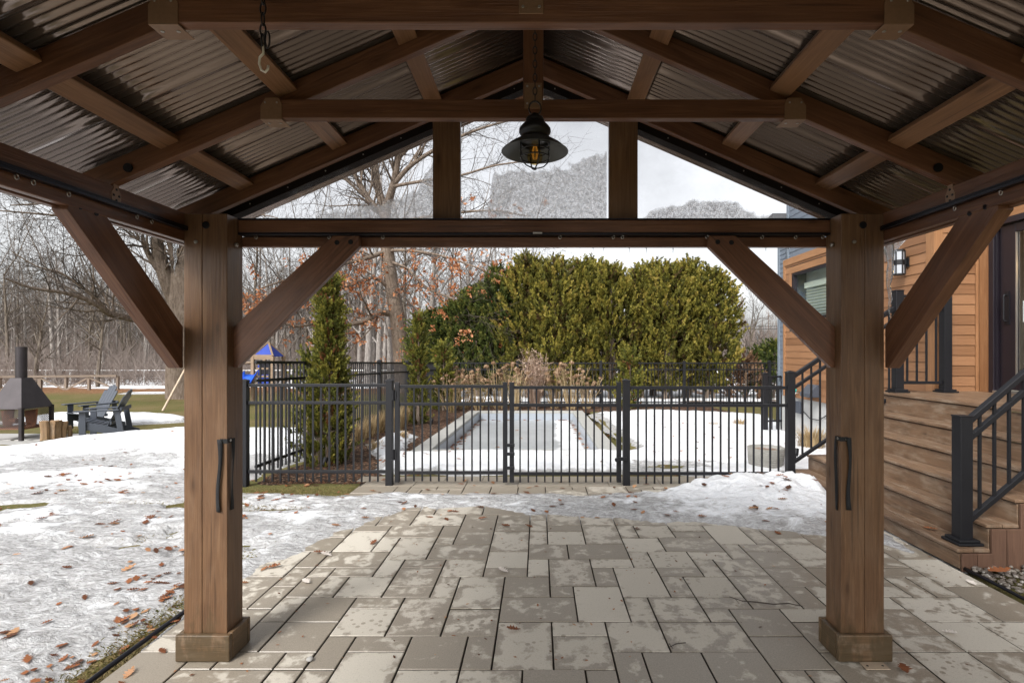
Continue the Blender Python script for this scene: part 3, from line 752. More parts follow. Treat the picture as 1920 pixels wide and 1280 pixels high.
def ice_left(X, Z):   # rises from the lower middle to the stud
    return (np.interp(X, [-1.6,-1.3,-1.1,-.9,-.75,-.66,-.60,-.56], [-.02,.0,.055,.095,.13,.18,.28,.37])-(Z-2.2335))*3.0-.02
def ice_mid(X, Z):
    return (np.interp(X, [-.41,-.33,-.27,-.25,-.15,0,.1,.2,.26,.31,.37], [.02,.07,.10,.245,.275,.30,.275,.285,.325,.355,.375])-(Z-2.2335))*3.0
def ice_right(X, Z):
    return (np.interp(X, [.525,.58,.66,.72,.85,.93,1.05,1.16,1.26,1.30,1.5], [.01,.03,.085,.105,.125,.13,.11,.075,.045,0,-.05])-(Z-2.2335))*3.5-.02
pane(-1.60, -.561, ice_left, 'l'); pane(-.413, .371, ice_mid, 'm'); pane(.525, 1.56, ice_right, 'r')

# ribbed metal roof
t = NT('brown_ribbed_metal'); v = t.coord('Object'); n = t.noise(v, 3, 4); n2 = t.noise(v, 60, 3); n4 = t.noise(v, 14, 6, .7)
c = t.mix(n, (.20,.155,.132), (.285,.23,.20))
M_ROOFM = t.done(t.bsdf(c, t.math('ADD', t.math('MULTIPLY', n, .10), .09), t.bump(n, .03, .01), .7, .6))
def roof_panel(s):
    prof = []; y = -1.95; k = 0  # unseen rear stretch of roof, extended to shade the near rafter faces
    while y < 3.14:
        # flat pan with a lapped seam, then seven ribs
        prof += [(y,0),(y+.010,-.004),(y+.014,-.004),(y+.016,.006),(y+.030,.006)]
        y += .034
        for r in range(7):
            for q in range(6): prof.append((y+.032*q/6, .006+.011*math.sin(math.pi*q/6)**1.5))
            y += .032
        prof += [(y,.006)]; y += .004
    n = Vector((s*math.sin(ANG),0,math.cos(ANG))); d = Vector((s*math.cos(ANG),0,-math.sin(ANG)))
    org = Vector((CX,0,ZA+RH/math.cos(ANG)))+n*.006
    L = 2.12; m = MB(); vs = []
    for (yy, h) in prof:
        for u in (0,L*.33,L*.66,L): vs.append(org+d*u+n*h+Vector((0,yy,0)))
    fs = [(4*i+j,4*i+j+1,4*i+j+5,4*i+j+4) for i in range(len(prof)-1) for j in range(3)]
    m.add(vs, fs)
    o = m.obj('roof_panel', M_ROOFM, gz, smooth=True)
    sd = o.modifiers.new('thick','SOLIDIFY'); sd.thickness = .0012; sd.offset = 1 if s > 0 else -1
    return o
roof_panel(-1); roof_panel(1)
m = MB()
for s in (-1,1):
    n = Vector((s*math.sin(ANG),0,math.cos(ANG))); d = Vector((s*math.cos(ANG),0,-math.sin(ANG)))
    a = Vector((CX,-1.95,ZA+RH/math.cos(ANG)))+n*.026; b = a+d*.14
    m.prism([a,b,b+n*.002,a+n*.002], (0,5.1,0))
m.obj('ridge_cap', M_ROOFM, gz)
# light winter slush lies on the outer eave; fascia on the gable end
for s in (-1,1):
    a = Vector((CX, 3.085, ZA+.066)); b = Vector((CX+s*1.94, 3.085, ZA+.066-SL*1.94))
    m = MB(); m.prism([a,b,b+Vector((0,0,.045)),a+Vector((0,0,.045))], (0,.03,0)); m.obj('fascia', M_DARKTRIM, gz, frame(a,b), .002)

# ------------------------------------------------------------------ things hung in the gazebo
# webbing ties stapled round the posts
def strap(x, sgn, z, label, rs):
    # x: edge of the post; the tie wraps the corner between front face and side face
    st = thing('tie_strap', (x, YF, z), label, 'strap', 'black webbing ties on the gazebo posts')
    m = MB(); w = .022
    m.prism([(x-sgn*.033,YF-.0025,z-w/2),(x+sgn*.002,YF-.0025,z-w/2),(x+sgn*.002,YF-.0025,z+w/2),(x-sgn*.033,YF-.0025,z+w/2)], (0,-.002,0))
    m.prism([(x+sgn*.0025,YF-.004,z-w/2),(x+sgn*.0025,YF+.032,z-w/2),(x+sgn*.0025,YF+.032,z+w/2),(x+sgn*.0025,YF-.004,z+w/2)], (sgn*.002,0,0))
    m.obj('band', M_STRAP, st)
    for k, (bx, by, nx_, ny_) in enumerate(((x-sgn*.033, YF-.006, 1, 0), (x+sgn*.006, YF+.035, 0, 1))):
        r_ = random.Random(rs+k); L = .33+.05*r_.random(); n = 16; vs = []
        for i in range(n+1):
            u = i/n; tw = .5*math.sin(u*5+r_.random()*.2+k*2); sw = .010*math.sin(u*6+k); ww = .013*(1-.35*math.sin(u*3.1))
            dx, dy = (math.cos(tw), math.sin(tw)*.6) if nx_ else (math.sin(tw)*.6, math.cos(tw))
            c = Vector((bx-sgn*.004*u+sw*nx_*.6-(.006*math.sin(u*3.1) if not nx_ else 0)*-sgn, by+(-.004*math.sin(u*3.1) if nx_ else sw*.6), z-.012-L*u+.02*(1-u)))
            vs += [c-Vector((dx,dy,0))*ww, c+Vector((dx,dy,0))*ww]
        m = MB(); m.add(vs, [(2*i,2*i+1,2*i+3,2*i+2) for i in range(n)])
        o = m.obj('strap_tail', M_STRAP, st, smooth=True); sd = o.modifiers.new('t','SOLIDIFY'); sd.thickness = .002
    for xx, yy, nn in ((x-sgn*.026,YF-.0045,(0,-1,0)),(x+sgn*.0045,YF+.022,(sgn,0,0))):
        m = MB(); m.disc((xx,yy,z),nn,.007,.002); m.obj('rivet', M_STEEL, st)
strap(XL1, 1, 1.095, 'black webbing tie strap buckled round the left gazebo post', 3)
strap(XR0, -1, 1.105, 'black webbing tie strap buckled round the right gazebo post beside the deck stairs', 8)

def link(m, c, ax, L, r, w, n=14):
    ax = Vector(ax); up = Vector((0,0,1)); pts = []
    for i in range(n+1):
        a = 2*math.pi*i/n; pts.append(Vector(c)+up*(math.sin(a)*L/2)+ax*(math.cos(a)*w/2))
    m.tube(pts, r, 5, cap=False)
def chain(m, x, y, z0, z1, L=.034, w=.016, r=.0024):
    z = z0; k = 0
    while z < z1:
        link(m, (x,y,z+L/2), (1,0,0) if k % 2 else (0,1,0), L, r, w); z += L-2.6*r; k += 1
# pendant barn lamp
lx, ly = (1003-PX)/F*1.93, 1.93
lz = H+(PY-277)/F*ly
lamp = thing('pendant_lamp', (lx, ly, lz), 'black caged barn pendant lamp with wide shade hanging on a chain', 'lamp')
m = MB(); chain(m, lx, ly, lz+.165, ZA+.02, .030, .014, .0021); m.obj('chain', M_IRON, lamp, smooth=True)
m = MB(); m.tube([(lx+.022*math.sin(a),ly,lz+.142+.026*math.cos(a)) for a in np.linspace(0,6.28,20)], .003, 6, False); m.obj('hanging_ring', M_IRON, lamp, smooth=True)
m = MB(); m.lathe([(.001,.122),(.012,.122),(.016,.112),(.030,.108),(.034,.098),(.030,.090),(.040,.086),(.050,.076),(.057,.066),(.058,.056),(.054,.048),(.048,.044),(.048,.036),(.052,.030),(.050,.022),(.044,.020),(.001,.020)], (lx,ly,lz), 40); m.obj('lamp_body', M_IRON, lamp, smooth=True)
m = MB(); m.lathe([(.046,.032),(.070,.022),(.098,.004),(.118,-.014),(.121,-.016),(.1195,-.0175),(.116,-.016),(.096,.001),(.068,.018),(.046,.028)], (lx,ly,lz), 56); m.obj('lamp_shade', M_SHADE, lamp, smooth=True)
m = MB(); m.lathe([(.049,.024),(.054,.022),(.055,.012),(.050,.008),(.047,.012)], (lx,ly,lz), 40)
for zz, rr_ in ((-.012,.0525),(-.036,.0525)): m.tube([(lx+rr_*math.cos(a),ly+rr_*math.sin(a),lz+zz) for a in np.linspace(0,2*math.pi,33)], .0025, 6, False)
for a in np.linspace(0.3,2*math.pi+.3,5)[:-1]:
    pts = [(lx+r_*math.cos(a),ly+r_*math.sin(a),lz+z_) for r_,z_ in ((.0525,.015),(.0525,-.036),(.047,-.052),(.033,-.066),(.014,-.073),(0,-.075))]
    m.tube(pts, .0024, 6)
m.disc((lx,ly,lz-.074),(0,0,-1),.006,.006)
m.obj('cage', M_IRON, lamp, smooth=True)
m = MB(); m.lathe([(.012,.018),(.013,.006),(.019,-.006),(.0265,-.024),(.028,-.036),(.024,-.050),(.014,-.058),(.0,-.060)], (lx,ly,lz), 28); bulb = m.obj('bulb', M_BULB, lamp, smooth=True)
m = MB()
for a in np.linspace(0,2*math.pi,7)[:-1]: m.tube([(lx+.004*math.cos(a),ly+.004*math.sin(a),lz+.01),(lx+.011*math.cos(a),ly+.011*math.sin(a),lz-.020),(lx+.006*math.cos(a),ly+.006*math.sin(a),lz-.042)], .0014, 5)
t = NT('amber_filament'); e = t.n('ShaderNodeEmission'); e.inputs[0].default_value = (1,.45,.08,1); e.inputs[1].default_value = .10
M_FIL = t.done(e.outputs[0]); m.obj('filament', M_FIL, bulb)
# spare chain with white hook
hx, hy = (493-PX)/F*1.42, 1.42
hk = thing('chain_hook', (hx,hy,H+(PY-140)/F*hy), 'white plastic S hook on a short black chain under the roof', 'hook')
m = MB(); chain(m, hx, hy, H+(PY-88)/F*hy, rz(hx)-.005, .034, .015, .0023); link(m,(hx+.012,hy,H+(PY-75)/F*hy),(1,0,0),.045,.0023,.012); m.obj('chain', M_IRON, hk, smooth=True)
m = MB(); z0 = H+(PY-88)/F*hy
m.tube([(hx,hy,z0+.004),(hx+.001,hy,z0-.018),(hx-.008,hy,z0-.028),(hx-.010,hy,z0-.045),(hx-.004,hy,z0-.062),(hx+.006,hy,z0-.068),(hx+.013,hy,z0-.060),(hx+.014,hy,z0-.050)], .0032, 8); m.obj('hook', M_WHITEH, hk, smooth=True)
# cobweb strands by the left rafter are left to the dust on the wood

# icicles under the eaves
t = NT('icicle_ice'); v = t.coord('Object'); n = t.noise(v, 60, 3)
g = t.n('ShaderNodeBsdfGlossy'); g.inputs['Roughness'].default_value = .06; tp = t.n('ShaderNodeBsdfTransparent'); tp.inputs[0].default_value = (.93,.95,.97,1)
bm_ = t.bump(n, .6, .01); t.l(bm_, g.inputs['Normal']); fr = t.n('ShaderNodeFresnel'); fr.inputs[0].default_value = 1.5; t.l(bm_, fr.inputs['Normal'])
tl = t.n('ShaderNodeBsdfTranslucent'); tl.inputs[0].default_value = (.9,.92,.95,1)
m1 = t.n('ShaderNodeMixShader'); m1.inputs[0].default_value = .16; t.l(tp.outputs[0], m1.inputs[1]); t.l(tl.outputs[0], m1.inputs[2])
m2 = t.n('ShaderNodeMixShader'); t.l(t.math('ADD', t.math('MULTIPLY', fr.outputs[0], .9), .04), m2.inputs[0]); t.l(m1.outputs[0], m2.inputs[1]); t.l(g.outputs[0], m2.inputs[2])
M_ICE = t.done(m2.outputs[0])
def icicle(px, ptop, pbot, X=None, Y=None, r=.012, label='', group=None, seed=1):
    if Y is None: Y = abs(X)/abs((px-PX)/F)
    p = W(px, ptop, Y); L = (pbot-ptop)/F*Y; rs = random.Random(seed)
    m = MB(); n = 12; pts = []; rad = []
    for i in range(n+1):
        u = i/n; pts.append(p+Vector((rs.uniform(-1,1)*r*.25,rs.uniform(-1,1)*r*.25,-L*u))); rad.append(max(.0012, r*(1-u)**.8*(1+.18*math.sin(u*22+seed))))
    m.tube(pts, rad, 9)
    o = m.obj('icicle', M_ICE, smooth=True); return tag(o, label, 'icicle', group)
G = 'icicles along the gazebo eaves'
xs_e = 1.93
o = icicle(1668, 440, 602, X=xs_e, r=.024, label='long clear icicle hanging beside the right post in front of the wall lantern', group=G, seed=4)
# frozen drip sheet that feeds it
m = MB(); m.prism([W(1656,448,2.97),W(1702,448,2.97),W(1688,462,2.97),W(1672,484,2.97),W(1660,492,2.97)], (0,.008,0)); o = m.obj('ice_sheet', M_ICE, bevel=.006); tag(o, 'small clear frozen drip sheet under the right eave', 'ice')
o = icicle(328, 440, 516, X=xs_e, r=.013, label='longest icicle of the left eave, close beside the left post', group=G, seed=2)
for k, (px, a, b) in enumerate(((281,432,462),(272,428,452),(263,424,455),(311,440,470))):
    o = icicle(px, a, b, X=xs_e, r=.007, label='short icicle dripping from the left eave of the gazebo', group=G, seed=5+k)
for k in range(15):
    px = [470,560,705,760,905,960,1000,1112,1132,1180,1212,1262,1405,1436,1478][k]; r_ = random.Random(k)
    o = icicle(px, 464, 470+r_.random()*8, Y=2.86, r=.004, label='tiny frozen drip under the front beam of the gazebo', group='frozen drips under the front beam', seed=30+k)
# ------------------------------------------------------------------ iron fences and gates
def z0(x, y): return float(zg(np.array([x]), np.array([y]))[0])
def post_mesh(parent, p, ht, w=.078, name='post'):
    m = MB(); x, y, z = p
    m.box2((x-w/2,y-w/2,z-.1),(x+w/2,y+w/2,z+ht)); m.box2((x-w/2-.005,y-w/2-.005,z+ht),(x+w/2+.005,y+w/2+.005,z+ht+.014))
    m.add([(x-w/2,y-w/2,z+ht+.014),(x+w/2,y-w/2,z+ht+.014),(x+w/2,y+w/2,z+ht+.014),(x-w/2,y+w/2,z+ht+.014),(x,y,z+ht+.03)], [(0,1,4),(1,2,4),(2,3,4),(3,0,4)])
    return m.obj(name, M_BLACK, parent, bevel=.003)
def panel(parent, a, b, rails, ptop, pbot, sp=.096, rw=.036, pw=.018, inset=.04):
    """rails/heights measured from the local ground line a->b (3-D points on that line)"""
    a = Vector(a); b = Vector(b); L = (b-a).length; d = (b-a)/L
    for h in rails:
        m = MB(); m.bar(a+Vector((0,0,h)), b+Vector((0,0,h)), rw*.8, rw); m.obj('rail', M_BLACK, parent, bevel=.003)
    n = max(1, round(L/sp)-0); m = MB()
    for i in range(1, n):
        p = a+d*(L*i/n); m.box((p.x,p.y,p.z+(ptop+pbot)/2), (pw,pw,ptop-pbot))
    m.obj('pickets', M_BLACK, parent)
FY = 6.15
f1 = thing('iron_fence', (-2.5,FY,0), 'black metal fence section left of the gate in front of the tall column cedar', 'fence')
post_mesh(f1, (-3.39,FY,0), 1.19); post_mesh(f1, (-1.72,FY,0), 1.19)
panel(f1, (-3.35,FY,0), (-1.76,FY,0), (1.144,.943,.150), 1.144, .035)
f2 = thing('iron_fence', (1.9,FY,0), 'black metal fence section right of the gate with its foot in a snow mound', 'fence')
post_mesh(f2, (1.01,FY,0), 1.19); post_mesh(f2, (2.90,FY,0), 1.285, .085)
panel(f2, (1.05,FY,0), (2.86,FY,0), (1.115,.913,.128), 1.115, .012)
def gate(x0, x1, label, lat):
    g = thing('pool_gate', ((x0+x1)/2,FY,0), label, 'gate', 'two leaves of the pool gate')
    for x in (x0+.026, x1-.026):
        m = MB(); m.box2((x-.026,FY-.026,.03),(x+.026,FY+.026,1.165)); m.box2((x-.029,FY-.029,1.165),(x+.029,FY+.029,1.178)); m.obj('stile', M_BLACK, g, bevel=.003)
    dz = -.012 if lat else 0
    for h in (1.13,.928,.138):
        m = MB(); m.bar((x0+.052,FY,h+dz),(x1-.052,FY,h+dz),.03,.036); m.obj('rail', M_BLACK, g, bevel=.003)
    m = MB(); n = round((x1-x0-.05)/.097)
    for i in range(1,n): m.box((x0+.026+(x1-x0-.052)*i/n,FY,.585+dz),(.018,.018,1.09))
    m.obj('pickets', M_BLACK, g)
    if lat:
        m = MB()
        for zz in (.20,.36,.46): m.box2((x0-.03,FY-.05,zz-.018),(x0+.06,FY-.027,zz+.018))
        m.obj('drop_bolt', M_BLACK, g, bevel=.004)
        m = MB(); m.box2((x1-.05,FY-.06,.285),(x1+.06,FY-.03,.325)); m.disc((x1-.06,FY-.06,.30),(0,-1,0),.024,.03); m.obj('latch', M_BLACK, g, bevel=.004)
    else:
        for zz in (.35,1.03):
            m = MB(); m.box2((x0-.05,FY-.035,zz-.05),(x0+.02,FY-.0275,zz+.05)); m.tube([(x0-.012,FY-.035,zz-.06),(x0-.012,FY-.035,zz+.06)],.016,8); m.obj('hinge', M_BLACK, g)
    return g
gate(-1.655,-.36,'left leaf of the black pool gate, hinged to the left gate post', False)
gate(-.335,.95,'right leaf of the black pool gate, with latch and drop bolt', True)
# left boundary fence running away from us, and far fence behind the pool
fs = thing('iron_fence', (-3.36,11.5,z0(-3.36,11.5)), 'tall black metal fence running away along the left side of the pool yard', 'fence')
ys = [6.30,8.75,11.25,13.6,15.7,17.6]
XS = -3.36
for i, y in enumerate(ys):
    zz = 0-.0256*(y-6.15)
    if i: post_mesh(fs, (XS,y,zz), 1.45)
for i in range(5):
    a = (XS, ys[i]+.03, -.0256*(ys[i]-6.15)); b = (XS, ys[i+1]-.03, -.0256*(ys[i+1]-6.15))
    panel(fs, a, b, (1.41,1.19,.17), 1.41, .05, .11)
ff = thing('iron_fence', (2,17.6,z0(2,17.6)), 'tall black metal fence across the back of the pool yard before the cedar hedge', 'fence')
xs = [XS+2.42*k for k in range(1,6)]; YFAR = 17.6; zf = -.293
xsall = [-3.3,-.70,2.05,4.80,7.61,10.3]
for x in xsall: post_mesh(ff, (x,YFAR,zf), 1.47, .09)
for a, b in zip(xsall[:-1], xsall[1:]): panel(ff, (a+.04,YFAR,zf), (b-.04,YFAR,zf), (1.41,1.20,.12), 1.41, .03, .115, .04, .02)
fr_ = thing('iron_fence', (4.6,10.6,-.11), 'short black fence return between a post and the house corner', 'fence')
post_mesh(fr_, (4.50,10.6,-.11), 1.19, .085)
panel(fr_, (4.545,10.6,-.11), (5.35,10.75,-.11), (1.13,.93,.25), 1.13, .08, .10)

# ------------------------------------------------------------------ pool
pool = thing('swimming_pool', (-.37,12,z0(-.37,12)), 'drained down rectangular pool with grey stone coping and a frozen surface', 'pool')
px0, px1, py0, py1 = -1.74, .99, 8.62, 15.44
def PZ_(y): return -.0256*(y-6.15)
def slab(m, x0, x1, y0, y1, zt, zb):
    v = [(x,y,PZ_(y)+z) for z in (zb,zt) for y in (y0,y1) for x in (x0,x1)]
    m.add(v, [(0,2,3,1),(4,5,7,6),(0,1,5,4),(2,6,7,3),(0,4,6,2),(1,3,7,5)])
cw = .30
for (a,b,c,d,ax) in ((px0-cw,px0,py0,py1,1),(px1,px1+cw,py0,py1,1),(px0-cw,px1+cw,py1,py1+cw,0),(px0-cw,px1+cw,py0-cw,py0,0)):
    m = MB(); n = max(1, round(((d-c) if ax else (b-a))/.62))
    for i in range(n):
        if ax: slab(m, a, b, c+(d-c)*i/n+.003, c+(d-c)*(i+1)/n-.003, .012 if ax else .012, -.05)
        else: slab(m, a+(b-a)*i/n+.003, a+(b-a)*(i+1)/n-.003, c+.003, d-.003, .012, -.05)
    m.obj('coping', M_COPE, pool, bevel=.008)
m = MB()
slab(m, px0-.12, px0+.012, py0-.05, py1+.05, -.05, -.9); slab(m, px1-.012, px1+.12, py0-.05, py1+.05, -.05, -.9)
slab(m, px0+.012, px1-.012, py1-.012, py1+.12, -.05, -.9); slab(m, px0+.012, px1-.012, py0-.12, py0+.012, -.05, -.9)
m.obj('liner_wall', M_LINER, pool)
t = NT('pool_ice'); v = t.wpos(); n1 = t.noise(v, .8, 6, .6); n2 = t.noise(v, 9, 6, .7); n3 = t.noise(v, 40, 3)
sx = t.n('ShaderNodeSeparateXYZ'); t.l(v, sx.inputs[0])
edge = t.step(t.math('ADD', sx.outputs[0], t.math('MULTIPLY', n1, .7)), .72, .80)
edge = t.math('MULTIPLY', edge, t.step(t.math('ADD', sx.outputs[0], t.math('MULTIPLY', n2, .2)), .99, .93))
c = t.ramp(n2, [(.3,(.27,.285,.30)),(.6,(.36,.375,.385)),(.8,(.46,.47,.48))])
c = t.mix(edge, c, (.82,.83,.85)); c = t.mix(t.step(n1, .42, .58), c, t.mix(.35, c, (.46,.475,.49)))
M_POOLICE = t.done(t.bsdf(c, .35, t.bump(n2, .2, .01)))
m = MB(); slab(m, px0+.013, px1-.013, py0+.013, py1-.013, -.235, -.26); m.obj('ice', M_POOLICE, pool)
m = MB(); r_ = random.Random(4)     # damp rim of leaves along the walls
for k in range(150):
    s = r_.choice([0,0,1,2]); 
    if s == 2: x = r_.uniform(px0,px1); y = py1-.02-abs(r_.gauss(0,.12))
    else: x = (px0+.03+abs(r_.gauss(0,.07))) if s == 0 else (px1-.03-abs(r_.gauss(0,.07))); y = r_.uniform(py0,py1)
    if r_.random() < .08: x = r_.uniform(px0+.1,px1-.1); y = r_.uniform(py0,py1)
    a = r_.uniform(0,6.3); L = r_.uniform(.03,.07); z = PZ_(y)-.231; m.a = r_.random()
    m.add([(x+L*math.cos(a+k_)*(.6+.4*(i%2)), y+L*math.sin(a+k_)*(.6+.4*(i%2)), z+r_.uniform(0,.012)) for i,k_ in enumerate((0,.8,1.57,2.4,3.14,3.9,4.7,5.5))], [tuple(range(8))])
M_DEADLEAF = foliage_mat('dead_oak_leaf', [(0,(.07,.03,.016)),(.35,(.16,.055,.022)),(.7,(.27,.10,.04)),(1,(.40,.23,.12))], .15)
o = m.obj('wet_leaves', M_DEADLEAF, pool, attr=True); o['kind'] = 'stuff'

# ------------------------------------------------------------------ house
HX = 4.85; HYB = 6.50; HXC = 5.36; DZ = 1.05
hs = thing('house', (7.5, 9, 0), 'house clad in orange brown boards and blue grey siding beside the deck', 'house')
def siding(name, p0, u, L, za, zb, exp, mat, lap=.012, parent=None, grain=True, holes=()):
    """lapped boards on a vertical wall; p0: ground corner, u: unit direction, outward normal = u x z rotated right"""
    u = Vector(u).normalized(); n = Vector((u.y,-u.x,0)); m = MB(); rs = random.Random(3)
    z = za
    while z < zb-.01:
        z1 = min(z+exp, zb); spans = [(0,L)]
        for (h0,h1,g0,g1) in holes:
            if z1 > g0+.005 and z < g1-.005:
                ns = []
                for (a,b) in spans:
                    if h0 > a: ns.append((a,min(b,h0)))
                    if h1 < b: ns.append((max(a,h1),b))
                spans = [q for q in ns if q[1]-q[0] > .005]
        for (a,b) in spans:
            cuts = [a]; 
            if grain:
                x = a+rs.uniform(1.2,3.6)
                while x < b-.5: cuts.append(x); x += 3.66
            cuts.append(b)
            for c,d in zip(cuts[:-1],cuts[1:]):
                P = lambda s,h,k: Vector(p0)+u*s+Vector((0,0,h))+n*k
                c_, d_ = c+.0008, d-.0008
                m.a = rs.random(); m.add([P(c_,z,lap),P(d_,z,lap),P(d_,z1,.002),P(c_,z1,.002),P(c_,z,-.004),P(d_,z,-.004)], [(0,1,2,3),(4,5,1,0)])
        z = z1
    Mf = frame(Vector(p0), Vector(p0)+u*L)
    return m.obj(name, mat, parent, Mf, attr=True)
def wallbox(name, a, b, mat, par=hs, bevel=0, along=None):
    m = MB(); m.box2(a, b); a = Vector(a); b = Vector(b); c = (a+b)/2
    M = None
    if along is not None: M = frame(c-Vector(along)*.1, c+Vector(along)*.1)
    return m.obj(name, mat, par, M, bevel)
# window opening in the far wall (A plane x = HX, facing -x).  Local s runs from far to near: u=(0,-1,0) gives normal (-1,0,0)
YA1 = 10.39; Y1S = 10.78
WY0, WY1, WZ0, WZ1 = 8.75, 10.12, 2.09, 3.00
LA = 10.47-HYB
siding('cladding', (HX-.03,10.47,0), (0,-1,0), LA, .66, 3.30, .124, M_CLAD, parent=hs, holes=((10.47-WY1-.10,10.47-WY0+.10,WZ0-.10,WZ1+.12),))
wallbox('foundation', (HX+.01,HYB+.05,-.6), (HX+.3,Y1S,.655), M_CONC)
wallbox('wall', (HX-.012,HYB+.01,.655),(HX+.25,WY0-.02,3.32), M_GREYS); wallbox('wall', (HX-.012,WY1+.02,.655),(HX+.25,10.46,3.32), M_GREYS)
wallbox('wall', (HX-.012,WY0-.02,.655),(HX+.25,WY1+.02,WZ0-.02), M_GREYS); wallbox('wall', (HX-.012,WY0-.02,WZ1+.02),(HX+.25,WY1+.02,3.32), M_GREYS)
# grey siding above the band, upper storey and one-storey part beyond
siding('siding', (HX+.01,YA1,0), (0,-1,0), YA1-HYB, 3.31, 6.6, .115, M_GREYS, parent=hs, grain=False)
wallbox('wall', (HX+.03,HYB+.01,3.321),(HX+.3,YA1-.01,6.6), M_GREYS)
wallbox('corner_trim', (HX-.02,YA1-.055,3.315),(HX+.029,YA1+.01,6.6), M_GREYT, bevel=.003)
siding('siding', (HX+.01,Y1S,0), (0,-1,0), Y1S-10.47, .66, 4.05, .09, M_GREYS, parent=hs, grain=False)
wallbox('wall', (HX+.03,10.47,.656),(HX+.3,Y1S-.01,4.05), M_GREYS)
wallbox('corner_trim', (HX-.02,Y1S-.07,.1),(HX+.029,Y1S+.01,4.05), M_GREYT, bevel=.003)
siding('siding', (HX+.01,YA1+.005,0), (1,0,0), 4.5, 4.0, 6.6, .115, M_GREYS, parent=hs, grain=False) if False else None
wallbox('corner_trim', (HX-.052,10.40,.66),(HX-.006,10.475,3.30), M_CLADT, bevel=.003, along=(0,0,1))
wallbox('band_board', (HX-.055,HYB-.0,3.18),(HX-.046+.0,10.40,3.305), M_CLADT, bevel=.002, along=(0,1,0))
# low roof of the one-storey part
m = MB(); m.prism([(HX-.28,10.42,4.10),(HX-.28,11.6,3.92),(HX+4,11.6,3.92),(HX+4,10.42,4.10)], (0,0,.12)); m.obj('low_roof', M_ROOFSH, hs)
m = MB(); m.box2((HX-.3,5.0,6.6),(HX+6,10.7,6.8)); m.obj('roof', M_ROOFSH, hs)
# jog wall B facing us, then wall C with the sliding door
siding('cladding', (HX+.03,HYB-.005,0), (1,0,0), HXC-HX-.05, DZ-.06, 4.6, .124, M_CLAD, parent=hs)
wallbox('wall', (HX-.010,HYB+.011,.66),(HXC,HYB+.2,6.6), M_GREYS)
wallbox('corner_trim', (HX-.052,HYB-.03,.70),(HX+.055,HYB-.018,4.6), M_CLADT, bevel=.002, along=(0,0,1))
wallbox('corner_trim', (HX-.053,HYB-.0175,.70),(HX-.043,HYB+.11,3.18), M_CLADT, bevel=.002, along=(0,0,1))
wallbox('corner_trim', (HXC-.055,HYB-.032,DZ-.02),(HXC-.021,HYB-.018,4.6), M_CLADT, bevel=.002, along=(0,0,1))
DY1, DY0, DZT = 6.31, 4.45, 3.06
wallbox('door_casing', (HXC-.02,DY1+.002,DZ-.02),(HXC+.02,HYB-.033,4.6), M_CLADT, bevel=.003, along=(0,0,1))
wallbox('header_board', (HXC-.018,2.2,DZT+.003),(HXC+.02,DY1,DZT+.20), M_CLADT, bevel=.003, along=(0,1,0))
siding('cladding', (HXC+.005,DY1,0), (0,-1,0), DY1-2.2, DZT+.202, 4.6, .124, M_CLAD, parent=hs)
wallbox('wall', (HXC+.03,2.2,DZT+.2),(HXC+.2,DY1,6.6), M_GREYS)
wallbox('wall', (HXC+.021,DY1+.003,0),(HXC+.2,HYB+.2,6.6), M_GREYS)
siding('cladding', (HXC+.005,DY0-.12,0), (0,-1,0), 2.2, DZ, DZT+.2, .124, M_CLAD, parent=hs)
wallbox('wall', (HXC+.03,2.13,-.2),(HXC+.2,DY0-.12,DZT+.2), M_GREYS)
# window
wn = wallbox('window', (HX-.05,WY0+.001,WZ0+.001),(HX+.02,WY1-.001,WZ0+.05), M_DOORF)
for a, b in (((HX-.05,WY0+.001,WZ1-.05),(HX+.02,WY1-.001,WZ1-.001)),((HX-.05,WY0+.001,WZ0+.051),(HX+.02,WY0+.05,WZ1-.051)),((HX-.05,WY1-.075,WZ0+.051),(HX+.02,WY1-.001,WZ1-.051))):
    wallbox('frame', a, b, M_DOORF, wn, .003)
for a, b in (((HX-.058,WY0-.09,WZ1+.001),(HX-.03,WY1+.10,WZ1+.12)),((HX-.058,WY0-.09,WZ0-.10),(HX-.03,WY1+.10,WZ0-.001)),((HX-.058,WY1+.001,WZ0),(HX-.03,WY1+.10,WZ1)),((HX-.058,WY0-.09,WZ0),(HX-.03,WY0-.001,WZ1))):
    wallbox('casing', a, b, M_CLADT, wn, .002, (0,1,0) if abs(a[1]-b[1]) > .5 else (0,0,1))
m = MB(); m.add([(HX-.010,WY1-.075,WZ0+.05),(HX-.010,WY0+.05,WZ0+.05),(HX-.010,WY0+.05,WZ1-.05),(HX-.010,WY1-.075,WZ1-.05)], [(0,1,2,3)]); m.obj('glass', M_GLASS, wn)
m = MB()
for k in range(9): m.bar((HX+.10,WY0+.3,WZ0+.10+.055*k),(HX+.10,WY1-.28,WZ0+.10+.055*k),.05,.006,(.5,0,1))
m.box2((HX+.08,WY0+.2,WZ0+.60),(HX+.14,WY1-.22,WZ0+.70)); m.box2((HX+.08,WY0+.3,WZ0+.05),(HX+.12,WY0+.34,WZ0+.6))
m.obj('blind', plain_mat('pale_blind', (.55,.58,.5), .6), wn)
t = NT('room_wall'); n = t.noise(t.coord('Object'), 2, 3); M_ROOM = t.done(t.bsdf(t.ramp(n, [(.3,(.42,.38,.32)),(.7,(.55,.5,.43))]), .8))
m = MB(); m.box2((HX+.24,WY0-.02,WZ0-.02),(HX+.249,WY1+.02,WZ1+.02)); m.obj('reflection_backing', plain_mat('pale_reflection', (.50,.55,.55), .7), wn)  # pale panel added behind the glass, stands in for bright reflections
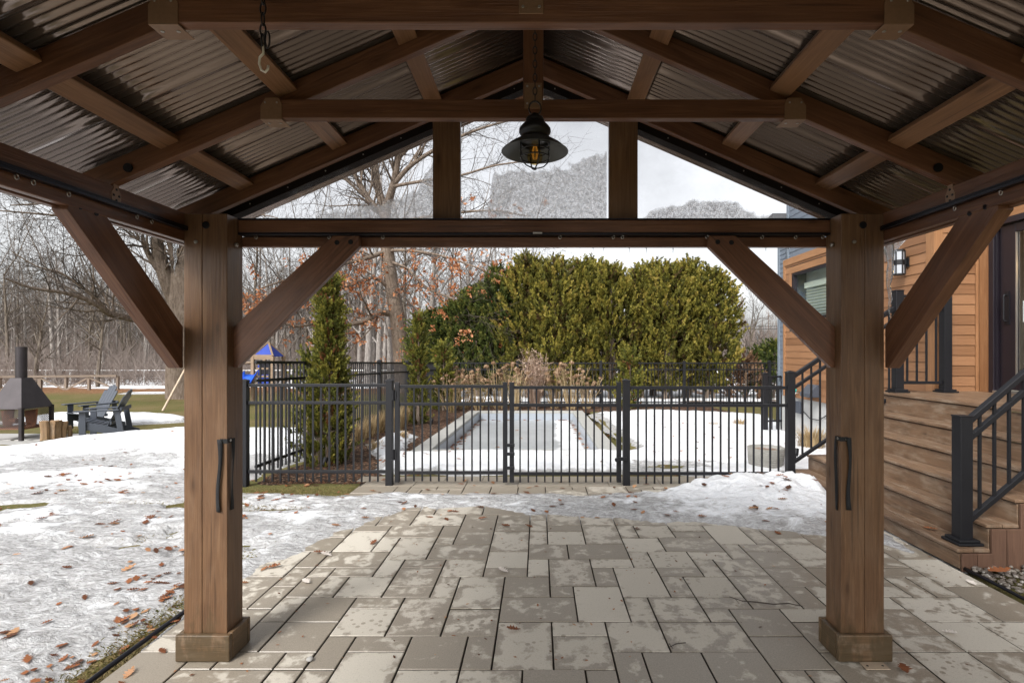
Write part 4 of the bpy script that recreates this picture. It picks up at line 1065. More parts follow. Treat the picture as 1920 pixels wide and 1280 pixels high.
# sliding door
dr = wallbox('sliding_door', (HXC-.04,DY0-.12,DZT-.07),(HXC+.1,DY1,DZT), M_DOORF, hs, .004)
wallbox('frame', (HXC-.04,DY1-.07,DZ+.002),(HXC+.1,DY1,DZT-.071), M_DOORF, dr, .004)
wallbox('frame', (HXC-.012,DY1-.085,DZ+.03),(HXC+.09,DY1-.0705,DZT-.075), M_DOORF, dr, .002)
wallbox('sash', (HXC+.012,DY1-.30,DZ+.045),(HXC+.06,DY1-.10,DZT-.08), M_DOORF, dr, .006)
wallbox('sash', (HXC+.012,DY0-.1,DZ+.045),(HXC+.06,DY1-.301,DZ+.16), M_DOORF, dr, .006)
wallbox('sash', (HXC+.012,DY0-.1,DZT-.18),(HXC+.06,DY1-.301,DZT-.08), M_DOORF, dr, .006)
wallbox('sill', (HXC-.07,DY0-.12,DZ+.003),(HXC+.1,DY1-.086,DZ+.03), M_STEEL, dr, .004)
m = MB(); m.add([(HXC+.033,DY1-.30,DZ+.16),(HXC+.033,DY0-.1,DZ+.16),(HXC+.033,DY0-.1,DZT-.18),(HXC+.033,DY1-.30,DZT-.18)], [(0,1,2,3)]); m.obj('glass', M_GLASS, dr)
wallbox('gasket', (HXC+.010,DY1-.311,DZ+.161),(HXC+.029,DY1-.3015,DZT-.181), M_STEEL, dr)
m = MB(); hy = DY1-.20; m.tube([(HXC+.012,hy,1.88),(HXC-.03,hy,1.88),(HXC-.035,hy,1.90),(HXC-.035,hy,2.16),(HXC-.03,hy,2.18),(HXC+.012,hy,2.18)], .009, 8); m.box2((HXC+.004,hy-.03,1.84),(HXC+.0115,hy+.03,2.22)); m.obj('handle', M_BLACK, dr)
wallbox('thermostat_panel', (HXC+.04,DY1-.52,1.86),(HXC+.06,DY1-.36,2.10), M_WHITEP, dr, .004)
# room behind the door
m = MB(); m.box2((HXC+2.6,2.2,DZ),(HXC+2.65,8,3.4)); m.box2((HXC+.2,7.9,DZ),(HXC+2.6,7.95,3.4)); m.box2((HXC+.2,2.2,3.4),(HXC+2.65,8,3.45)); m.box2((HXC+.2,2.2,DZ-.05),(HXC+2.65,8,DZ)); m.obj('room', M_ROOM, hs)
m = MB(); m.box2((HXC+.7,4.2,DZ),(HXC+1.3,6.6,1.95)); m.obj('room_counter', plain_mat('counter_wood', (.22,.13,.08), .5), hs)
t = NT('room_lamp_glow'); e = t.n('ShaderNodeEmission'); e.inputs[0].default_value = (1,.62,.25,1); e.inputs[1].default_value = 9; M_GLOW = t.done(e.outputs[0])
m = MB(); m.lathe([(.001,.07),(.05,.06),(.07,0),(.05,-.06),(.001,-.07)], (HXC+.9,5.15,2.62), 16); m.obj('room_lamp', M_GLOW, hs, smooth=True)

# wall lantern, on the cladding
ln = thing('wall_lantern', (HX-.05,7.0,2.68), 'black hexagonal wall lantern with frosted panes on the orange cladding', 'lamp')
lx0, ly0, lzc = HX-.15, 6.96, 2.69; hr = .062
def hexprism(m, r, za, zb):
    m.prism([(lx0+r*math.cos(R(60*k+30)),ly0+r*math.sin(R(60*k+30)),za) for k in range(6)], (0,0,zb-za))
m = MB(); hexprism(m, .072, lzc+.145, lzc+.165); hexprism(m, .072, lzc-.165, lzc-.145); hexprism(m, .067, lzc-.032, lzc+.032)
for k in range(6): m.bar((lx0+.068*math.cos(R(60*k+30)),ly0+.068*math.sin(R(60*k+30)),lzc-.15),(lx0+.068*math.cos(R(60*k+30)),ly0+.068*math.sin(R(60*k+30)),lzc+.15),.012,.012,(1,0,0))
m.obj('lantern_frame', M_BLACK, ln, bevel=.002)
t = NT('frosted_pane'); M_FROST = t.done(t.bsdf((.36,.38,.41), .35))
for za, zb in ((lzc+.032,lzc+.145),(lzc-.145,lzc-.032)):
    m = MB(); hexprism(m, .060, za, zb); m.obj('frosted_pane', M_FROST, ln)
m = MB(); m.box2((HX-.055,ly0-.05,lzc-.06),(HX-.0455,ly0+.06,lzc+.06)); m.box2((HX-.10,ly0-.02,lzc-.025),(HX-.054,ly0+.02,lzc+.025)); m.obj('bracket', M_BLACK, ln, bevel=.002)
# small fittings on the house
vn = thing('vent_hood', (HX-.05,9.25,.86), 'dark grey dryer vent hood at the foot of the orange cladding', 'vent')
m = MB(); m.prism([(HX-.045,9.1,.74),(HX-.045,9.1,.95),(HX-.10,9.1,.95),(HX-.24,9.1,.80),(HX-.24,9.1,.74)], (0,.32,0)); m.obj('hood', M_PLAST, vn, bevel=.004)
m = MB(); m.box2((HX-.23,9.13,.735),(HX-.06,9.39,.7405)); m.obj('flap', M_BLACK, vn)
hb = thing('hose_tap', (HX-.05,9.85,.80), 'small outdoor tap with teal handle on the house cladding', 'tap')
m = MB(); m.tube([(HX-.045,9.85,.76),(HX-.10,9.85,.76),(HX-.12,9.85,.72)],.012,8); m.obj('spout', M_STEEL, hb)
m = MB(); m.disc((HX-.10,9.85,.80),(-1,0,.3),.035,.02,6); m.obj('handle', plain_mat('teal_plastic', (.02,.30,.27), .5), hb)
eb = thing('junction_box', (HX,9.9,.5), 'grey electrical box with cable on the concrete foundation', 'electrical box')
m = MB(); m.box2((HX-.06,9.78,.38),(HX+.009,9.98,.60)); m.obj('box', M_PLAST, eb, bevel=.006)
m = MB(); m.tube([(HX-.01,9.78,.44),(HX-.015,9.5,.33),(HX-.015,9.2,.34),(HX-.015,8.9,.48),(HX-.05,8.7,.72),(HX-.06,8.6,1.05)],.008,6); m.obj('cable', M_BLACK, eb, smooth=True)

# ------------------------------------------------------------------ deck and stairs
dk = thing('deck', (4.6,5,0), 'weathered brown timber deck with wide stairs up to the sliding door', 'deck')
X1, RUN = 2.997, .217; tops = [.135,.305,.480,.655,.832,1.05]
SY0, SY1 = 3.80, 6.36
for k, zt in enumerate(tops):
    xk = X1+RUN*k; zb = 0 if k == 0 else tops[k-1]
    ya = SY0+.012*k
    timber('riser', dk, (xk+.011, ya, (zb+zt-.03)/2-.006), (xk+.011, SY1, (zb+zt-.03)/2-.006), .022, zt-.03-zb+.002, M_DECK, bevel=.003)
    if k < 5:
        for j in range(2):
            xa_ = xk-.018+j*.118; timber('tread', dk, (xa_+.057, ya-.006, zt-.0125), (xa_+.057, SY1, zt-.0125), .113, .025, M_DECK, bevel=.004)
    # end skirting of vertical boards
    xb = X1+RUN*(k+1) if k < 5 else 4.6
    n = max(1, round((xb-xk)/.11))
    for j in range(n):
        a = xk+(xb-xk)*j/n; b = xk+(xb-xk)*(j+1)/n
        if k < 5 or j < 4:
            q = MB(); q.box2((a+.002,ya-.028,-.02),(b-.002,ya-.008,zt-.027)); q.obj('skirt_board', M_DECKV, dk, frame((a,ya,0),(a,ya,1),(0,1,0)), .003)
n = 10
for j in range(n):
    xa_ = X1+RUN*5-.02+j*.127
    timber('deck_board', dk, (xa_+.0615, 2.2, DZ-.0125), (xa_+.0615, HYB-.02, DZ-.0125), .122, .025, M_DECK, bevel=.003)
m = MB(); m.box2((X1+RUN*5+.03,SY1-.03,0),(HXC,SY1-.005,DZ-.03)); m.obj('end_panel', M_DECKV, dk)

# ------------------------------------------------------------------ railings
def rail_post(parent, x, y, zb, zt, w=.09):
    m = MB(); m.box2((x-w/2,y-w/2,zb+.02),(x+w/2,y+w/2,zt)); m.box2((x-w/2-.004,y-w/2-.004,zt),(x+w/2+.004,y+w/2+.004,zt+.012))
    p = m.obj('post', M_BLACK, parent, bevel=.004)
    q = MB(); s = w/2+.045; q.prism([(x-s,y-s,zb+.002),(x+s,y-s,zb+.002),(x+s,y+s,zb+.002),(x-s,y+s,zb+.002)], (0,0,.018))
    s2 = w/2+.03; q.prism([(x-s2,y-s2,zb+.02),(x+s2,y-s2,zb+.02),(x+s2,y+s2,zb+.02),(x-s2,y+s2,zb+.02)], (0,0,.02)); q.obj('base_plate', M_BLACK, p, bevel=.005)
    return p
YN = 3.92
nr = thing('stair_railing', (3.1,YN,.135), 'black metal stair railing climbing the near end of the deck stairs', 'railing')
nx = (1804-PX)/F*YN
rail_post(nr, nx, YN, .137, H+(PY-781)/F*YN)
sl = .845
za = H+(PY-788)/F*YN; L = 1.32
m = MB(); m.bar((nx+.047,YN,za),(nx+L,YN,za+sl*(L-.047)),.05,.042); m.obj('top_rail', M_BLACK, nr, bevel=.006)
zb_ = H+(PY-822)/F*YN
m = MB(); m.bar((nx+.047,YN,zb_),(nx+L,YN,zb_+sl*(L-.047)),.036,.036); m.obj('rail', M_BLACK, nr, bevel=.003)
zc = H+(PY-975)/F*YN
m = MB(); m.bar((nx+.047,YN,zc),(nx+L,YN,zc+sl*(L-.047)),.036,.036); m.obj('rail', M_BLACK, nr, bevel=.003)
m = MB()
for k in range(1,11):
    x = nx+.02+.108*k; dz = sl*(x-nx-.047); top = za if k % 2 else za
    m.box((x,YN,(zc+za)/2+dz),(.018,.018,za-zc))
m.obj('balusters', M_BLACK, nr)
m = MB(); m.box2((nx+L-.02,YN-.045,DZ+.02),(nx+L+.07,YN+.045,DZ+1.12)); m.obj('post', M_BLACK, nr, bevel=.004)
# guard at the far end of the deck and the rail running down to the fence post
gr = thing('deck_railing', (4.3,6.38,DZ), 'black deck guard railing by the house with its stair rail down to the fence', 'railing')
YG2 = 6.30
g1 = (1683-PX)/F*YG2; g2_ = (1773-PX)/F*YG2; gt_ = H+(PY-546)/F*YG2
rail_post(gr, g1, YG2, DZ, gt_, .092); rail_post(gr, g2_, YG2, DZ, gt_, .092)
for zz in (gt_-.06, gt_-.215, DZ+.115):
    m = MB(); m.bar((g1+.047,YG2,zz),(g2_-.047,YG2,zz),.034,.034); m.obj('rail', M_BLACK, gr, bevel=.003)
m = MB()
for k in range(1,5): m.box((g1+(g2_-g1)*k/5,YG2,(gt_-.06+DZ+.115)/2),(.018,.018,gt_-.06-DZ-.115))
m.obj('balusters', M_BLACK, gr)
fx0 = 2.945
for (pa, pb, nm, w) in (((1488,705),(1683,573),'top_rail',.046),((1488,727),(1683,596),'rail',.036),((1488,866),(1683,735),'rail',.036)):
    A = W(pa[0],pa[1],6.16); B = W(pb[0],pb[1],YG2); d = (B-A)
    B = A+d*((g1-.047-A.x)/d.x); m = MB(); m.bar(A,B,w,w); m.obj(nm, M_BLACK, gr, bevel=.004)
m = MB(); A = W(1488,705,6.16); B = W(1683,573,YG2); A2 = W(1488,866,6.16); B2 = W(1683,735,YG2)
for k in range(1,12):
    u = k/12; p = A.lerp(B,u); q = A2.lerp(B2,u); m.box(((p.x+q.x)/2,(p.y+q.y)/2,(p.z+q.z)/2),(.018,.018,p.z-q.z))
m.obj('balusters', M_BLACK, gr)

# ------------------------------------------------------------------ planter, lights
plx, ply = (1436-PX)/F*7.05, 7.05; pzb = surf(plx,ply)-.12
pl = thing('planter', (plx,ply,pzb), 'round tapered stone grey planter standing in the snow by the fence', 'planter')
ptop = H+(PY-838)/F*ply
m = MB(); m.lathe([(.205,pzb),(.212,pzb+.1),(.226,ptop-.14),(.232,ptop),(.212,ptop),(.205,ptop-.12),(.001,ptop-.13)], (plx,ply,0), 48); 
t = NT('ribbed_planter'); v = t.coord('Object', (1,1,1)); sp_ = t.n('ShaderNodeSeparateXYZ'); t.l(v, sp_.inputs[0]); n = t.noise(v, 30, 4)
wv = t.math('SINE', t.math('ADD', t.math('MULTIPLY', sp_.outputs[2], 230), t.math('MULTIPLY', n, 2)))
M_PLR = t.done(t.bsdf(t.mix(n, (.24,.235,.21), (.36,.35,.32)), .8, t.bump(wv, .5, .006))); m.obj('pot', M_PLR, pl, smooth=True)
m = MB(); m.lathe([(.203,ptop-.05),(.12,ptop-.02),(.001,ptop-.025)], (plx,ply,0), 32); m.obj('snow_fill', M_FARSNOW, pl, smooth=True)
def spot(px, py, Y, label):
    p = W(px,py,Y); z = surf(p.x,p.y); s = thing('garden_spotlight', (p.x,p.y,z), label, 'light')
    m = MB(); m.tube([(p.x,p.y,z-.03),(p.x,p.y,z+.06)],.008,8); m.obj('stake', M_BLACK, s)
    m = MB(); d = Vector((.02,.03,.09)); a = Vector((p.x,p.y,z+.045)); m.tube([a,a+d*.3,a+d*1.1],[.026,.034,.036],14); m.obj('lamp_head', M_BLACK, s, bevel=.003)
spot(607,868,7.2,'small black garden spotlight in the mulch beside the tall column cedar')
spot(1492,845,7.3,'small black garden spotlight in the snow behind the end fence post')
spot(808,786,12.2,'small dark garden spotlight in the leaf litter beside the pool')
# ------------------------------------------------------------------ bark and foliage
def bark_mat(name, a, b, c_):
    t = NT(name); v = t.coord('Object', (1,1,.25)); n = t.noise(v, 14, 6, .7, .6); n2 = t.noise(t.coord('Object'), 1.2, 4)
    c = t.ramp(n, [(.32,a),(.5,b),(.7,c_)]); c = t.mix(t.math('MULTIPLY', n2, .4), c, a)
    return t.done(t.bsdf(c, .9, t.bump(n, .9, .04), spec=.15))
M_BARK = bark_mat('grey_bark', (.075,.06,.045), (.17,.14,.11), (.30,.26,.21))
M_BARKO = bark_mat('oak_bark', (.09,.065,.047), (.20,.155,.12), (.33,.27,.22))
M_BARKP = bark_mat('pale_bark', (.13,.11,.10), (.27,.245,.22), (.45,.42,.39))
M_TWIG = plain_mat('bare_twig', (.085,.066,.052), .85, 0, .3, 3, .1)
M_TWIGD = plain_mat('dark_twig', (.06,.046,.036), .85, 0, .3, 3, .1)
M_BRUSH = plain_mat('frosty_brush', (.185,.15,.13), .85, 0, .45, 1.2, .1)
M_CEDAR = foliage_mat('cedar_spray', [(0,(.085,.05,.018)),(.18,(.07,.075,.018)),(.5,(.155,.147,.028)),(.8,(.265,.228,.040)),(1,(.36,.275,.065))], .3)
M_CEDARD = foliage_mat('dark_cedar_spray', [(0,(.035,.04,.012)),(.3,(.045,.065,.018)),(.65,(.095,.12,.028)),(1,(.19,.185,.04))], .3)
M_COLUMN = foliage_mat('column_cedar_spray', [(0,(.17,.065,.024)),(.10,(.06,.052,.014)),(.35,(.075,.085,.017)),(.65,(.15,.15,.026)),(1,(.26,.225,.042))], .3)
M_OAKLEAF = foliage_mat('hanging_oak_leaf', [(0,(.33,.11,.04)),(.5,(.50,.20,.085)),(1,(.66,.38,.22))], .45)
M_STRAW = foliage_mat('straw_stem', [(0,(.22,.15,.075)),(.5,(.40,.29,.15)),(1,(.56,.43,.26))], .25)
M_PINKSHRUB = foliage_mat('pale_shrub', [(0,(.26,.17,.12)),(.5,(.45,.32,.24)),(1,(.62,.48,.38))], .3)
M_BLADE = foliage_mat('grass_blade', [(0,(.27,.19,.09)),(.45,(.19,.155,.06)),(1,(.12,.125,.035))], .3)

def rvec(rs): 
    return Vector((rs.gauss(0,1),rs.gauss(0,1),rs.gauss(0,1))).normalized()
def side_dir(d, rs, ang):
    a = d.orthogonal().normalized(); b = d.cross(a); t_ = rs.uniform(0,6.283)
    return (d*math.cos(ang)+(a*math.cos(t_)+b*math.sin(t_))*math.sin(ang)).normalized()
def branch(mt, mw, p, d, L, r, lev, rs, P):
    """recursive bare branch. mt: limbs mesh, mw: twig mesh"""
    n = max(2, min(7, int(L/P.get('seg',.35))+1)) if lev < P['maxlev'] else 3
    pts = [p.copy()]; rad = [r]; d = d.copy()
    for i in range(n):
        d = (d+rvec(rs)*P['wob']*(1.0 if lev else .45)+Vector((0,0,P['up'][min(lev,len(P['up'])-1)]))).normalized()
        pts.append(pts[-1]+d*(L/n)); rad.append(r*(1-(1-P['tip'])*(i+1)/n))
    m = mt if r > P['rsplit'] else mw
    m.tube(pts, rad, 7 if r > .09 else (5 if r > .03 else 3), cap=False)
    if lev >= P['maxlev']: return
    k = P['kids'][min(lev,len(P['kids'])-1)]
    for j in range(k):
        u = P['start'][min(lev,len(P['start'])-1)]; u = u+(1-u)*(j+rs.random())/k
        i = min(n-1, int(u*n)); f = u*n-i; q = pts[i].lerp(pts[i+1], f); dd = (pts[i+1]-pts[i]).normalized()
        a = R(rs.uniform(*P['ang'])); L2 = L*rs.uniform(*P['lr'])*(1.15-.6*u if lev == 0 else 1)
        branch(mt, mw, q, side_dir(dd, rs, a), max(L2,.12), max(P['rmin'], rad[i]*rs.uniform(.4,.62)), lev+1, rs, P)
    # leader continues
    if lev < P['maxlev']-1 or True:
        for s in range(P['fork']):
            branch(mt, mw, pts[-1], side_dir(d, rs, R(rs.uniform(8,28))), L*rs.uniform(.5,.7), max(P['rmin'], rad[-1]*.95), lev+1, rs, P)
def bare_tree(name, loc, hgt, r, seed, P, mats, label, group=None, lean=(0,0)):
    rs = random.Random(seed); t_ = thing(name, loc, label, 'tree', group)
    mt, mw = MB(), MB()
    d = Vector((lean[0],lean[1],1)).normalized()
    branch(mt, mw, Vector(loc)+Vector((0,0,-.15)), d, hgt*P.get('trunk',.55), r, 0, rs, P)
    M = Matrix.Translation(loc)
    mt.obj('trunk', mats[0], t_, M, smooth=True); mw.obj('crown', mats[1], t_, M)
    return t_
def place_copy(src, loc, s, rz, label, group=None):
    c = copy_tree(src); c.location = loc; c.scale = (s,s,s); c.rotation_euler = (0,0,rz); c['label'] = label
    if group: c['group'] = group
    return c
def gpos(px, Y): 
    x = (px-PX)/F*Y; return (x, Y, z0(x,Y))
P_SLIM = dict(maxlev=4, kids=[11,4,3,2], start=[.35,.25,.2,.2], ang=(28,62), lr=(.26,.46), wob=.10, up=[.02,.05,.04,.03], tip=.35, rsplit=.022, rmin=.006, fork=1, seg=.7, trunk=.62)
P_BUSHY = dict(maxlev=4, kids=[9,5,4,2], start=[.2,.2,.2,.2], ang=(30,70), lr=(.38,.6), wob=.13, up=[.02,.03,.02,.0], tip=.4, rsplit=.02, rmin=.005, fork=2, seg=.5, trunk=.42)
P_SAP = dict(maxlev=3, kids=[12,4,3], start=[.2,.2,.2], ang=(25,60), lr=(.22,.42), wob=.08, up=[.02,.06,.04], tip=.3, rsplit=.02, rmin=.007, fork=1, seg=.8, trunk=.72)

GW = 'bare trees of the wood beyond the lawn'
# distinct trees at the left
tA = bare_tree('bare_tree', gpos(66,31), 8.5, .14, 3, dict(P_SLIM,trunk=.45,fork=2), (M_BARK,M_TWIG), 'slim bare tree forking high, left of the pale birch at the wood edge', None)
tB = bare_tree('birch_tree', gpos(104,34), 12, .17, 5, dict(P_SLIM,kids=[9,4,3,2]), (M_BARKP,M_TWIG), 'pale barked birch standing behind the fire pit chimney')
tC = bare_tree('bare_tree', gpos(183,29), 9.5, .10, 8, P_SLIM, (M_BARK,M_TWIG), 'thin dark bare tree behind the slatted garden chairs')
# prototypes of woodland trees, then copies
protos = [bare_tree('woodland_tree', gpos(x,Y), h, r, sd, P_, (mb,M_TWIG), 'bare grey tree in the wood beyond the white fence', GW) for (x,Y,h,r,sd,P_,mb) in
   ((30,46,12,.13,21,P_SLIM,M_BARK),(140,52,13,.12,22,P_SLIM,M_BARKP),(235,48,11,.11,23,P_SAP,M_BARK),(300,56,12.5,.13,24,P_SAP,M_BARKP))]
rs = random.Random(77)
k = 0
for Y in (40,45,50,56,62,70,80):
    px = -140+rs.uniform(0,40)
    while px < 1000:
        if not (470 < px < 640 and Y < 50) or True:
            s = rs.uniform(.75,1.15) if px < 460 else rs.uniform(.95,1.45)
            place_copy(protos[k % 4], gpos(px,Y+rs.uniform(-2,2)), s, rs.uniform(0,6.28), 'bare grey tree in the wood beyond the white fence', GW); k += 1
        px += rs.uniform(26,52)*(1.0 if px < 700 else 1.5)
for (px,Y,s) in ((1160,60,.9),(1240,70,.8),(1310,58,.9),(1470,66,.9),(1520,60,.9)):
    place_copy(protos[k % 4], gpos(px,Y), s*.6, rs.uniform(0,6.28), 'bare grey tree in the wood beyond the white fence', GW); k += 1
# trunks close behind the left fence, pale and straight
GP = 'pale straight trunks behind the pool yard'
base = bare_tree('grey_trunk_tree', gpos(690,33), 17, .24, 31, dict(P_SLIM,kids=[8,5,4,2],start=[.45,.25,.2,.2]), (M_BARKP,M_TWIG), 'pale straight trunk among the trees behind the pool yard', GP, (-.02,0))
b2 = bare_tree('grey_trunk_tree', gpos(711,35), 16, .22, 32, dict(P_SLIM,kids=[8,5,4,2],start=[.4,.25,.2,.2]), (M_BARKP,M_TWIG), 'pale straight trunk among the trees behind the pool yard', GP, (-.05,0))
for (px,Y,s,src) in ((673,38,.75,base),(730,30,.7,b2),(700,42,1.0,b2),(640,40,.9,base),(596,37,.75,b2),(805,32,.85,base),(838,36,.9,b2),(868,34,.8,base),(905,40,.9,b2),(560,44,.8,base),(520,40,.7,b2)):
    place_copy(src, gpos(px,Y), s, px*1.7, 'pale straight trunk among the trees behind the pool yard', GP)

# brush and far wood: a mass nobody could count
m = MB(); rs = random.Random(5)
for k in range(15000):
    Y = rs.uniform(28,66); px = rs.uniform(-260,1010); x = (px-PX)/F*Y
    if Y < 36 and (px > 440 or rs.random() < .45): continue
    z = z0(x,Y); L = rs.uniform(.5,2.6)*(.7+Y/80); d = Vector((rs.gauss(0,.55),rs.gauss(0,.4),1)).normalized()
    p = Vector((x,Y,z+rs.uniform(-.1,1.1)*(Y/45))); q = p+d*L*.5+rvec(rs)*.12; e = q+(d+rvec(rs)*.7)*L*.5
    r = .006+.00022*Y
    m.tube([p,q,e],[r,r*.8,r*.4],3,cap=False)
    for j in range(2):
        s_ = p.lerp(q,rs.random()); m.tube([s_, s_+(d+rvec(rs)*1.2).normalized()*L*.35],[r*.6,r*.3],3,cap=False)
o = m.obj('woodland_brush', M_BRUSH); tag(o, 'tangled frosty brown brush along the edge of the wood', None, None, 'stuff')
m = MB()
for k in range(2600):
    Y = rs.uniform(72,125); px = rs.uniform(-350,2100); x = (px-PX)/F*Y
    hgt = rs.uniform(9,15)*(1 if px < 760 else .62); z = z0(x,Y); r = rs.uniform(.06,.15); ln = rs.gauss(0,.05)
    m.tube([(x,Y,z-.3),(x+ln*hgt*.5,Y,z+hgt*.5),(x+ln*hgt+rs.gauss(0,.3),Y,z+hgt)],[r,r*.7,r*.15],4,cap=False)
    for j in range(7):
        u = rs.uniform(.15,.95); p = Vector((x+ln*hgt*u,Y,z+hgt*u)); L = rs.uniform(.8,2.6)*(1.1-u*.6)
        d = Vector((rs.gauss(0,.8),rs.gauss(0,.5),.8)).normalized(); m.tube([p,p+d*L*.5,p+(d+Vector((0,0,.3))+rvec(rs)*.3)*L],[r*.35,r*.25,r*.1],3,cap=False)
o = m.obj('distant_wood', M_BRUSH); tag(o, 'grey distant wood closing the horizon behind the garden', None, None, 'stuff')

# ------------------------------------------------------------------ the two big trees
def limb_tube(m, pts, r0, r1, n=10, sub=3, ease=1.0):
    P_ = [Vector(p) for p in pts]; out = []
    for i in range(len(P_)-1):
        a = P_[max(i-1,0)]; b = P_[i]; c = P_[i+1]; d = P_[min(i+2,len(P_)-1)]
        for j in range(sub):
            u = j/sub; out.append(.5*((2*b)+(c-a)*u+(2*a-5*b+4*c-d)*u*u+(3*b-a-3*c+d)*u**3))
    out.append(P_[-1]); k = len(out); rad = [r0+(r1-r0)*(i/(k-1))**ease for i in range(k)]
    m.tube(out, rad, n, cap=False); return out, rad
P_L = dict(maxlev=3, kids=[5,4,3], start=[.15,.15,.2], ang=(25,65), lr=(.4,.65), wob=.16, up=[.03,.02,.0], tip=.35, rsplit=.03, rmin=.006, fork=1, seg=.3)
def dress(mt, mw, pts, rad, n, L, rs, P_=P_L, u0=.2, lift=.25, flat=None):
    k = len(pts)
    for j in range(n):
        u = u0+(1-u0)*(j+rs.random())/n; i = min(k-2,int(u*(k-1))); d = (pts[i+1]-pts[i]).normalized()
        dd = (side_dir(d, rs, R(rs.uniform(30,70)))+Vector((0,0,lift))).normalized()
        branch(mt, mw, pts[i].copy(), dd, L*rs.uniform(.6,1.2), max(.008,min(rad[i]*.45,.05)), 1, rs, P_)
def leaf_cluster(m, p, n, spread, size, rs, droop=.5):
    for k in range(n):
        c = p+rvec(rs)*spread*rs.random(); d = (rvec(rs)+Vector((0,0,-droop))).normalized(); s = side_dir(d, rs, R(90)); L = size*rs.uniform(.6,1.2); w = L*.28; m.a = rs.random()
        nn = d.cross(s)*L*.12
        m.add([c, c+d*L*.35+s*w+nn, c+d*L*.7+s*w*.75, c+d*L, c+d*L*.7-s*w*.75, c+d*L*.35-s*w+nn], [(0,1,2,3),(0,3,4,5)])
# oak with orange leaves, behind the pool yard
YO = 24.0; rs = random.Random(41)
oak_loc = gpos(757,YO); oak = thing('oak_tree', oak_loc, 'large oak with clinging orange leaves behind the left fence', 'tree')
mt, mw, ml = MB(), MB(), MB()
tr, trr = limb_tube(mt, [W(758,745,YO),W(756,700,YO),W(752,655,YO),W(746,600,YO),W(736,545,YO),W(728,480,YO),W(725,430,YO),W(722,385,YO)], .42, .235, 14, 4)
limbs = [
 ([(738,592,0),(715,585,-.4),(690,600,-.9),(655,607,-1.4),(610,600,-2),(560,612,-2.6),(520,600,-3)], .15,.04),
 ([(727,470,0),(700,480,-.5),(665,490,-1),(610,502,-1.8),(550,520,-2.6),(490,540,-3.2)], .12,.03),
 ([(735,545,0),(700,520,-.6),(650,538,-1.4),(590,555,-2),(520,560,-2.8),(470,575,-3.4)], .09,.02),
 ([(722,395,0),(708,350,.3),(703,300,.5),(700,240,.6),(690,170,.6),(680,90,.8)], .20,.06),
 ([(722,395,0),(738,345,-.3),(745,300,-.5),(748,250,-.8),(760,180,-1),(775,80,-1.2)], .19,.06),
 ([(735,350,-.3),(765,315,-.6),(800,290,-1),(850,262,-1.6),(905,240,-2.2),(960,225,-2.8)], .12,.03),
 ([(690,372,0),(672,340,-.3),(655,310,-.5),(640,270,-.7),(625,220,-1)], .12,.04),
 ([(724,410,0),(705,390,-.1),(690,372,-.2),(672,340,-.3)], .16,.12),
 ([(730,490,0),(765,505,-.8),(800,540,-1.6),(850,560,-2.4),(905,585,-3),(960,625,-3.5)], .075,.018),
 ([(728,470,0),(770,470,-1),(830,480,-2),(890,500,-3),(950,520,-4)], .08,.018),
 ([(724,420,0),(780,410,-1),(850,400,-2.2),(920,395,-3.2),(990,405,-4)], .09,.02),
 ([(735,350,-.3),(790,340,-1),(860,330,-2),(930,310,-3),(1010,300,-4)], .085,.02),
 ([(745,300,-.5),(800,240,-1),(870,190,-1.8),(950,150,-2.5)], .09,.03),
 ([(655,310,-.5),(600,320,-1),(550,345,-1.6),(500,370,-2.2)], .07,.02),
 ([(703,300,.5),(650,250,0),(600,200,-.5)], .09,.03),
 ([(736,540,0),(760,560,-1),(800,600,-2),(845,620,-3),(890,640,-3.6)], .05,.012)]
for li, (pp, r0, r1) in enumerate(limbs):
    pts, rad = limb_tube(mt if r0 > .06 else mw, [W(a,b,YO+c) for a,b,c in pp], r0, r1, 8, 3)
    dress(mt, mw, pts, rad, 17 if li not in (3,4) else 24, 1.9, rs, u0=.18, lift=.15 if li in (0,1,2,8,15) else .3)
    if li in (0,1,2,8,9,15,10):
        n = {0:60,1:110,2:120,8:75,9:64,15:46,10:24}[li]
        for q in range(n):
            i = rs.randrange(len(pts)//4, len(pts)); p = pts[i]+Vector((rs.gauss(0,.5),rs.gauss(0,.5),rs.gauss(-.05,.42)))
            leaf_cluster(ml, p, rs.randint(5,11), .20, .155, rs)
for q in range(34):
    i = rs.randrange(6,len(tr)-4); leaf_cluster(ml, tr[i]+Vector((rs.gauss(0,.7),-.4+rs.gauss(0,.4),rs.gauss(0,.3))), 7, .2, .15, rs)
M = Matrix.Translation(oak_loc)
mt.obj('trunk', M_BARKO, oak, M, smooth=True); mw.obj('crown', M_TWIGD, oak, M); ml.obj('leaves', M_OAKLEAF, oak, M, attr=True)
